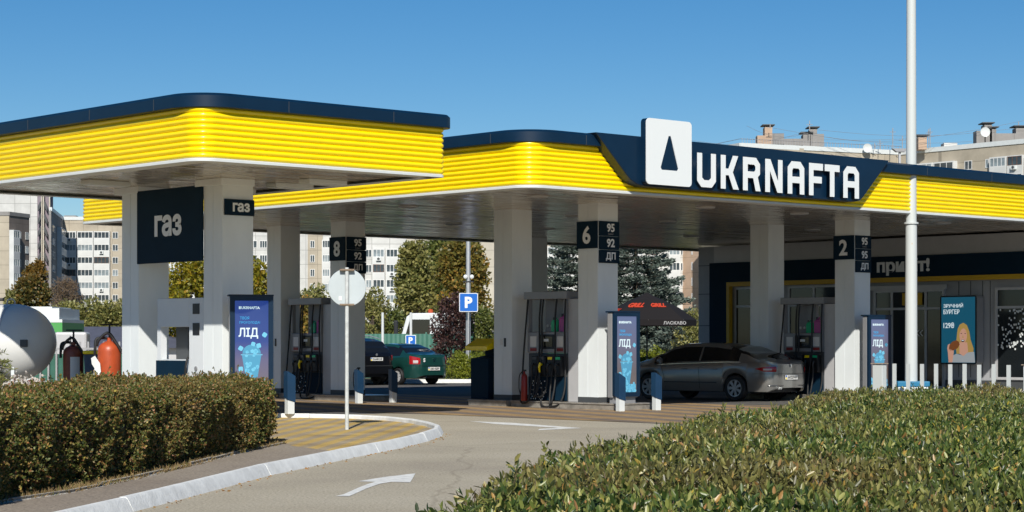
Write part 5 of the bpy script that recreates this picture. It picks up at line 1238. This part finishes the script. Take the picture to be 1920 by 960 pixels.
def strip_hedge(name, center, halfw, top, n_side, n_top, leaf, asp, m, label, seed, sides=('l', 'r'), twist=.0, wob=.06, up=.55, core=(.05, .04, .02), dens=None):
    """clipped hedge following a centre line. center: [(x,y)], halfw: [w], top: height"""
    g = np.random.default_rng(seed); c = np.array(center, float); hw = np.array(halfw, float)
    seg = np.linalg.norm(np.diff(c, axis=0), axis=1); s = np.r_[0, np.cumsum(seg)]; L = s[-1]
    ph = g.uniform(0, 6.28, 24); fr = g.uniform(.5, 4.5, 24); fr2 = g.uniform(.5, 4.5, 24)
    def und(a, b): return sum(math.sin(1)*0+np.sin(fr[k]*a+fr2[k]*b*(1 if k % 2 else -1)+ph[k])/(1+fr[k]) for k in range(24))*.22
    def frame(t):
        x = np.interp(t, s, c[:, 0]); y = np.interp(t, s, c[:, 1]); w_ = np.interp(t, s, hw)
        d = np.stack([np.interp(t+.05, s, c[:, 0])-np.interp(t-.05, s, c[:, 0]), np.interp(t+.05, s, c[:, 1])-np.interp(t-.05, s, c[:, 1])], -1); d /= np.linalg.norm(d, axis=-1)[..., None]
        return x, y, w_, d
    def surf(t, q):
        """q in [-1,1] across the top; |q|>1 goes down the sides (|q|=2 at the ground)"""
        x, y, w_, d = frame(t); n_ = np.stack([d[:, 1], -d[:, 0]], -1)
        aq = np.abs(q); rc = .18
        off = np.where(aq < 1, q*w_, np.sign(q)*w_); z = np.where(aq < 1, top, top*(2-aq))
        ed = np.clip((aq-(1-rc))/rc, 0, 1)*(aq < 1); z = z-ed**2*.15
        off = off-np.sign(q)*(np.clip(1-np.abs(aq-1)/.22, 0, 1)**2*.09+np.clip(aq-1.75, 0, 1)*.3)
        ee = np.minimum(t, L-t); e2 = np.clip(1-ee/.35, 0, 1); z = np.where(aq < 1, z-e2**2*.12, z)
        bump = und(t*1.0, q*w_*1.2)*wob*1.6+und(t*3.1+5, q*w_*3+2)*wob*.9+und(t*8.3+1, q*w_*8+4)*wob*.45
        nx = np.where(aq < 1, 0, np.sign(q)); 
        px_ = x+n_[:, 0]*(off+nx*bump*1.3); py_ = y+n_[:, 1]*(off+nx*bump*1.3); pz = np.maximum(.03, z+(aq < 1)*bump)
        nrm = np.stack([n_[:, 0]*nx, n_[:, 1]*nx, (aq < 1)*1.0], -1)
        return np.stack([px_, py_, pz], -1), nrm
    e = empty(name, (0, 0, 0), 0, label, 'hedge')
    def pickt(n):
        if dens is None: return g.uniform(0, L, n)
        t = g.uniform(0, L, n*4); y = np.interp(t, s, c[:, 1]); keep = g.uniform(size=n*4) < dens(y); return t[keep][:n]
    t = pickt(n_top); q = g.uniform(-1, 1, len(t)); P, Nn = surf(t, q)
    ts = pickt(n_side); qs = (1+g.uniform(0, 1, len(ts))**1.0)*g.choice([1.0 if x == 'r' else -1.0 for x in sides], len(ts)); P2, N2 = surf(ts, qs)
    P = np.r_[P, P2]; Nn = np.r_[Nn, N2]
    # end faces
    for tt, sg in ((0.0, -1), (L, 1)):
        n = max(200, int(n_side/L*hw[0]*1.6)); qq = g.uniform(-1, 1, n); x, y, w_, d = frame(np.full(n, tt)); n_ = np.stack([d[:, 1], -d[:, 0]], -1)
        z = g.uniform(.03, top-.05, n); Pe = np.stack([x+n_[:, 0]*qq*w_+d[:, 0]*sg*.02, y+n_[:, 1]*qq*w_+d[:, 1]*sg*.02, z], -1)
        P = np.r_[P, Pe]; Nn = np.r_[Nn, np.c_[d*sg, np.zeros(n)]]
    # leafy shoots: every shoot carries a rosette of leaves
    nl = 7; k = g.permutation(len(P))[:len(P)//nl]; B0 = P[k]; NB = Nn[k]; ns = len(k)
    B0 = B0-NB*(g.exponential(.05 if leaf < .035 else .045, ns))[:, None]+g.normal(size=B0.shape)*.012
    far = g.uniform(size=ns) < .03; B0 = B0+np.where(far, g.uniform(.02, .07, ns), 0)[:, None]*(NB+np.array([0, 0, .4]))
    SD = NB*.55+unit(ns, g)*(.75 if leaf < .035 else .55)+np.array([0, 0, up]); SD /= np.linalg.norm(SD, axis=1)[:, None]
    Ls = leaf*g.uniform(1.0, 2.2, ns); PP = []; DD_ = []
    for j in range(nl):
        f = j/(nl-1); rad_ = unit(ns, g); rad_ -= (rad_*SD).sum(1)[:, None]*SD; rad_ /= np.linalg.norm(rad_, axis=1)[:, None]
        PP.append(B0+SD*(Ls*(f-.5))[:, None]); DD_.append(SD*(.35+.75*f)+rad_*(1.0-.55*f)+unit(ns, g)*.15)
    PP = np.concatenate(PP); DD_ = np.concatenate(DD_); PP[:, 2] = np.maximum(PP[:, 2], .02)
    leaves_obj('leaves', PP, DD_, leaf*g.uniform(.6, 1.3, len(PP)), asp, m, e, seed=seed+1)
    # bare twigs of the season showing between the leaves
    nt = ns//6; kk = g.integers(0, ns, nt); TP = B0[kk]-SD[kk]*leaf*1.5
    leaves_obj('twigs', TP, SD[kk]+unit(nt, g)*.3, leaf*g.uniform(2.0, 3.6, nt), .06, LM['brown'], e, six=False, seed=seed+3)
    # solid dark core, added to block light through the leaves
    mb = MB(); n = 40; v = []; rows = []
    tt = np.linspace(.06, L-.06, n); x, y, w_, d = frame(tt)
    for i in range(n):
        nn = np.array([d[i, 1], -d[i, 0]]); w2 = w_[i]-.24
        for a, z in ((-w2, .0), (-w2, top-.32), (-w2+.12, top-.2), (w2-.12, top-.2), (w2, top-.32), (w2, .0)):
            v.append((x[i]+nn[0]*a, y[i]+nn[1]*a, z))
    fs = [(i*6+j, (i+1)*6+j, (i+1)*6+j+1, i*6+j+1) for i in range(n-1) for j in range(5)]+[tuple(range(6)), tuple((n-1)*6+j for j in range(6))]
    mb.add(v, fs); mb.build('light_block_core', mat('hedge_core_dark', core, .95, var=.5, vscale=20, bump=.6), e)
    return e
# left clipped hedge along the footpath
strip_hedge('clipped_hedge', [(-6.2, 13.5), (-5.52, 18), (-4.90, 22.5), (-4.50, 26), (-4.28, 29.25)], [.9]*5, .955, 150000, 90000, .029, .62, LM['hedge_small'], 'long clipped reddish green hedge along the footpath on the left', 21, sides=('r', 'r', 'r', 'l'), wob=.105, core=(.02, .018, .01))
# broad foreground privet hedge on the right
cl_ = [(-.56, 6.3), (.06, 10.7), (.93, 14.1), (2.25, 18.9), (3.6, 23.6)]; cr_ = [(3.0, 6.3), (3.35, 10.7), (4.0, 14.1), (4.95, 18.4), (6.0, 23.2)]
ctr = [((a[0]+b[0])/2, (a[1]+b[1])/2) for a, b in zip(cl_, cr_)]; hws = [math.hypot(a[0]-b[0], a[1]-b[1])/2 for a, b in zip(cl_, cr_)]
ctr += [(5.35, 25.6)]; hws += [.9]
strip_hedge('clipped_hedge', ctr, hws, .855, 22000, 235000, .037, .37, LM['hedge_fore'], 'broad glossy leaved hedge filling the foreground at lower right', 31, wob=.085, up=.42, core=(.035, .035, .015), dens=lambda y: np.clip(1.25-(y-6)/26, .35, 1))

def crown_pts(blobs, n, g, shell=.55):
    vol = np.array([b[3]*b[4]*b[5] for b in blobs])**.8; ch = g.choice(len(blobs), n, p=vol/vol.sum()); u = unit(n, g); r = (shell+(1-shell)*g.uniform(size=n))
    B = np.array(blobs)[ch]; return B[:, :3]+u*B[:, 3:6]*r[:, None], u
def tree(label, px, Y, w_, ztop, zbot, m, n=5000, leaf=.22, name='tree', cat='tree', shape='round', seed=1, trunk=True, trunk_r=.18, gaps=.0, asp=.7, clumps=22, zground=0):
    clumps = int(clumps*1.6); g = np.random.default_rng(seed); X = PX(px, Y); e = empty(name, (X, Y, zground), 0, label, cat); h = ztop-zbot; blobs = []
    for k in range(clumps):
        f = (k+.5)/clumps; z = zbot+h*(.08+.86*f)
        if shape == 'round': rr = math.sin(math.pi*(.12+.8*f))**.7
        elif shape == 'cone': rr = (1-f)**.8*.95+.08
        elif shape == 'column': rr = (math.sin(math.pi*(.1+.86*f))**.5)
        elif shape == 'wide': rr = math.sqrt(max(.05, 1-f*f*.9))
        a = k*2.4+g.uniform(-.5, .5); q = w_/2*rr*g.uniform(.3, .92); s_ = w_*g.uniform(.07, .16)*(.7+.5*rr)*(1.25-.5*q/(w_/2))
        blobs.append((q*math.cos(a), q*math.sin(a), z+g.normal()*.03*h, s_, s_, min(s_*g.uniform(.8, 1.7), h*.3)))
    P, u = crown_pts(blobs, n, g, .5); P += g.normal(size=P.shape)*leaf*.35; P[:, 2] = np.maximum(P[:, 2], zbot*.9)
    D = u*.6+unit(n, g)*.7+np.array([0, 0, .15])
    leaves_obj('crown', P, D, leaf*g.uniform(.6, 1.4, n), asp, m, e, six=False, seed=seed+5)
    if trunk:
        t = MB(); lean = g.normal()*.2
        t.tube([(0, 0, 0), (lean*.3, 0, zbot+h*.2), (lean*.7, .0, zbot+h*.55), (lean, 0, zbot+h*.85)], [trunk_r, trunk_r*.75, trunk_r*.45, trunk_r*.12], 8)
        for b in blobs[::2]:
            zb_ = max(.3, b[2]-h*.22); t.tube([(lean*.4, 0, zb_), (b[0]*.5, b[1]*.5, (zb_+b[2])/2+.05*h), (b[0], b[1], b[2])], [trunk_r*.32, trunk_r*.2, trunk_r*.06], 5)
        t.build('trunk', M['bark'], e, smooth=60)
    return e
def spruce(label, px, Y, w_, ztop, seed, zlow=.3):
    g = np.random.default_rng(seed); e = empty('blue_spruce', (PX(px, Y), Y, 0), 0, label, 'spruce'); P = []; D = []; S = []
    t = MB(); t.tube([(0, 0, 0), (0, 0, ztop-.3)], [.2, .03], 8)
    z = zlow; k = 0
    while z < ztop-.1:
        f = (z-zlow)/(ztop-zlow); R_ = (w_/2)*(1-f)**.75+.08; nb = max(4, int(13*(1-f)+4))
        for i in range(nb):
            a = 6.283*i/nb+k*.7+g.uniform(-.15, .15); L_ = R_*g.uniform(.78, 1.12); d = np.array([math.cos(a), math.sin(a), 0]); side = np.array([-d[1], d[0], 0])
            sl = g.uniform(-.12, .12)-.08
            t.tube([(0, 0, z), tuple(d*L_*.6+np.array([0, 0, z+sl*L_*.6])), tuple(d*L_*.97+np.array([0, 0, z+sl*L_*.8]))], [.03, .018, .006], 4)
            m_ = int(14+L_*120)
            u = g.uniform(.15, 1, m_)**.8; wd = .34*L_*(1.1-u)*.8+.05; v = g.uniform(-1, 1, m_)
            p = d[None]*(u*L_)[:, None]+side[None]*(v*wd)[:, None]; p[:, 2] += z+sl*L_*u+.10*L_*u**3-np.abs(v)*.05+g.normal(size=m_)*.05
            q = d[None]*.8+side[None]*(v*.9)[:, None]+unit(m_, g)*.45+np.array([0, 0, .12])
            P.append(p); D.append(q)
        z += .26+.08*(1-f); k += 1
    P = np.concatenate(P); D = np.concatenate(D)
    leaves_obj('crown', P, D, .15*g.uniform(.6, 1.3, len(P)), .5, LM['blue'], e, six=False, seed=seed)
    t.build('trunk', M['bark'], e, smooth=60); return e
def zt_(py, Y): return ZY(py, Y)
# blue spruces behind pump 6
spruce('dense blue spruce right of the pillar numbered 6', 1192, 94, 6.4, zt_(350, 94), 41)
spruce('blue spruce seen left of the pillar numbered 6', 1088, 95, 5.8, zt_(340, 95), 42)
spruce('low blue spruce growing behind the parasol', 1150, 86, 3.6, 3.4, 43)
spruce('short wide blue spruce between the parasol pole and the shop', 1262, 87, 3.2, 2.5, 44)
# trees behind the parked cars
tree('tall silvery green willow left of the autumn tree', 776, 112, 2.7, zt_(462, 112), zt_(600, 112), LM['olive'], 9000, .19, seed=51, shape='column', clumps=34)
tree('tall tree turning orange beside the camera pole', 870, 108, 3.2, zt_(448, 108), zt_(596, 108), LM['autumn'], 10000, .19, seed=52, shape='column', clumps=40)
tree('dark green tree between the willow and the orange tree', 828, 118, 3.0, zt_(446, 118), zt_(605, 118), LM['green'], 8000, .2, seed=58, shape='column', clumps=34)
tree('purple leaved bush left of the large parking sign', 848, 80, 2.05, zt_(560, 80), .35, LM['purple'], 9000, .085, 'purple_bush', 'bush', seed=53, clumps=34, trunk_r=.05)
tree('dark green shrub right of the large parking sign', 907, 82, 1.7, zt_(575, 82), .2, LM['green'], 6000, .10, 'green_shrub', 'bush', seed=54, clumps=26, trunk_r=.05)
for i, (px, sp_) in enumerate(((862, .9), (890, 1.05), (917, .9))):
    tree(['lime green juniper at the foot of the purple bush', 'lime green juniper between bush and waste cabinet', 'lime green juniper beside the waste cabinet'][i], px, 75.8, sp_*1.3, 1.02, .02, LM['lime'], 3500, .085, 'juniper_bush', 'bush', shape='wide', seed=60+i, trunk=False, clumps=18, asp=.4)
for i, px in enumerate((1203, 1226, 1250, 1274, 1297)):
    tree(['first', 'second', 'third', 'fourth', 'fifth'][i]+' lime shrub from the left behind the grey sedan', px, 80, 1.25, 1.0+.15*(i % 2), .02, LM['lime'], 2600, .085, 'lime_shrub', 'bush', shape='wide', seed=70+i, trunk=False, clumps=14)
tree('yellow green shrub against the shop corner', 1300, 84, 1.7, zt_(586, 84), .1, LM['olive'], 5000, .09, 'tall_shrub', 'bush', seed=76, clumps=24, trunk_r=.05)
tree('hedge like shrub beyond the parasol', 1235, 96, 5, 2.2, .1, LM['olive'], 6000, .14, 'tall_shrub', 'bush', seed=77, clumps=24, shape='wide', trunk_r=.05)
# bushes above the green fence
tree('pale bush over the green fence beside the pillar numbered 8', 702, 100, 2.2, zt_(545, 100), .3, LM['olive'], 4500, .14, 'bush', 'bush', seed=81, clumps=20, trunk_r=.08)
tree('green bush over the fence left of the lorry', 738, 100, 2.6, zt_(585, 100), .3, LM['green'], 4500, .14, 'bush', 'bush', seed=82, clumps=20, trunk_r=.06)
tree('small birch over the fence right of the round sign pole', 694, 98, 1.2, zt_(556, 98), .8, LM['olive'], 1800, .13, 'birch', 'tree', seed=83, clumps=14, trunk_r=.09)
tree('yellowish bush between two pillars above pump 8', 592, 104, 2.6, zt_(540, 104), .3, LM['olive'], 6500, .15, 'bush', 'bush', seed=84, clumps=26, trunk_r=.06)
tree('round olive bush left of pump 8 pillar', 560, 101, 2.2, zt_(560, 101), .3, LM['autumn'], 4000, .15, 'bush', 'bush', seed=85, clumps=20, trunk_r=.06)
# maples behind the gas point
tree('bright yellow green maple between the gas pillars', 352, 88, 3.0, zt_(482, 88), .5, LM['yellow'], 8500, .15, 'maple_tree', 'tree', seed=86, clumps=30, trunk_r=.12)
tree('yellow green maple seen right of the right gas pillar', 476, 90, 2.6, zt_(490, 90), .5, LM['yellow'], 7500, .15, 'maple_tree', 'tree', seed=87, clumps=26, trunk_r=.12)
# left background greenery
tree('narrow dark poplar with orange top in front of the white tower', 68, 190, 2.5, zt_(492, 190), zt_(585, 190), LM['poplar'], 7000, .26, 'poplar_tree', 'tree', shape='column', seed=91, clumps=30)
tree('broader dark tree at the foot of the poplar', 60, 186, 3.6, zt_(520, 186), zt_(590, 186), LM['poplar'], 5000, .26, 'poplar_tree', 'tree', shape='round', seed=92, clumps=24)
tree('bare brown tree below the white loggias', 124, 184, 3.2, zt_(522, 184), zt_(600, 184), LM['brown'], 8000, .20, 'bare_tree', 'tree', shape='round', seed=93, asp=.16, clumps=26)
tree('grey green bush left of the poplar above the tank', 30, 186, 3.0, zt_(545, 186), 2.0, LM['olive'], 4500, .22, 'bush', 'bush', seed=94, clumps=20)
for i, (px, top, ww) in enumerate(((128, 566, 2.6), (160, 560, 2.8), (190, 570, 2.8), (216, 566, 2.8), (240, 572, 2.8))):
    tree(['yellowish bush behind the kiosk, leftmost of the row', 'tall yellowish bush second in the row over the slate roof', 'yellowish bush in the middle of the row over the slate roof', 'yellowish bush beside the left gas pillar', 'yellowish bush mostly behind the left gas pillar'][i], px, 132, ww, zt_(top, 132), .4, LM['olive'], 5000, .17, 'bush', 'bush', seed=100+i, clumps=22, trunk_r=.08)
# feathery juniper sprays at the left edge, near
g = np.random.default_rng(5); jn = empty('juniper', (PX(-6, 23.5), 23.5, 0), 0, 'feathery yellow green juniper reaching in from the left edge', 'juniper'); P = []; D = []; tb = MB()
for k in range(46):
    a = g.uniform(-.6, .8); el = g.uniform(.15, 1.25); L_ = g.uniform(.35, .62); z0 = g.uniform(.85, 1.3)
    d = np.array([math.cos(a)*math.cos(el*.8), math.sin(a)*math.cos(el*.8)*.8, math.sin(el*.8)*.55]); p0 = np.array([-.35, 0, z0]); 
    pts = [p0+d*L_*q+np.array([0, 0, -.10*q*q]) for q in np.linspace(0, 1, 6)]; tb.tube([tuple(p) for p in pts], [.008, .007, .006, .005, .004, .002], 4)
    for q in np.linspace(.15, 1, 26):
        b = p0+d*L_*q+np.array([0, 0, -.10*q*q])
        for s_ in range(3): P.append(b+g.normal(size=3)*.008); D.append(d*.7+unit(1, g)[0]*.6)
leaves_obj('foliage', np.array(P), np.array(D), .055*g.uniform(.6, 1.4, len(P)), .16, leafmat('juniper_needles', [(0, (.08, .11, .02)), (.6, (.20, .22, .05)), (1, (.32, .28, .08))], .6, .3), jn, six=False, seed=8)
tb.tube([(-.35, 0, 0), (-.36, .02, .7), (-.33, 0, 1.15)], [.04, .03, .015], 6); tb.build('stem', M['bark'], jn, smooth=50)
# white flowering plant beside the tank foot
fl = empty('flowering_plant', (PX(42, 31), 31, .0), 0, 'pale flowering plant in front of the tank foot', 'plant'); g = np.random.default_rng(6)
P = g.normal(size=(900, 3))*np.array([.15, .15, .07])+np.array([0, 0, .80]); leaves_obj('blossoms', P, unit(900, g)+np.array([0, 0, .3]), .055*g.uniform(.5, 1.2, 900), .8, leafmat('pale_blossom', [(0, (.55, .5, .42)), (.7, (.7, .66, .6)), (1, (.5, .2, .15))], .7, .3), fl, six=False, seed=9)
tb = MB()
for k in range(16): a = g.uniform(0, 6.28); tb.tube([(0, 0, 0), (.08*math.cos(a), .08*math.sin(a), .4), (.3*math.cos(a)*g.uniform(.4, 1), .2*math.sin(a), .85)], [.008, .006, .003], 4)
tb.build('stems', M['bark'], fl)
# dry grass tufts along the hedge foot
g = np.random.default_rng(12); n = 11000; t = g.uniform(0, 1, n); yy = 14+15*t; xe = np.interp(yy, [p[1] for p in INY], [p[0] for p in INY]); P = np.stack([xe-.02-np.abs(g.normal(size=n))*.17, yy, np.full(n, .04)], -1)
tag(leaves_obj('dry_grass', P, unit(n, g)*.8+np.array([0, 0, .7]), .07*g.uniform(.4, 1.3, n), .12, LM['dry'], None, six=False, seed=13), 'dry grass and litter along the foot of the left hedge', 'grass', kind='stuff')
g = np.random.default_rng(14); n = 500; yy = g.uniform(15, 40, n); xx = g.uniform(-4.5, 3, n)
kx = [p[0] for p in KN]; ky = [p[1] for p in KN]; sel = g.uniform(size=n) < .5
xx = np.where(sel & (yy < 33), np.interp(yy, ky[:10], kx[:10])+np.abs(g.normal(size=n))*.08+.01, xx); P = np.stack([xx, yy, np.where(sel & (yy < 33), .006, .012)], -1)
keep = sel & (yy < 33); P = P[keep]
tag(leaves_obj('fallen_leaves', P, unit(len(P), g)*np.array([1, 1, .1]), .04*g.uniform(.4, 1.2, len(P)), .6, leafmat('fallen', [(0, (.25, .12, .04)), (1, (.35, .22, .08))], .8, .1), None, six=False, seed=15), 'fallen brown leaves lying along the kerb', 'leaves', kind='stuff')
# far kerb and planting strip behind the cars
kb = MB(); kb.box(-16, 8, 74.4, 74.6, 0, .14); kb.build('far_kerb', M['kerb'])['kind'] = 'structure'
kb = MB(); kb.box(-16, 20, 74.602, 79.5, -.1, .10); kb.build('planted_ground', M['grassland'])['kind'] = 'structure'
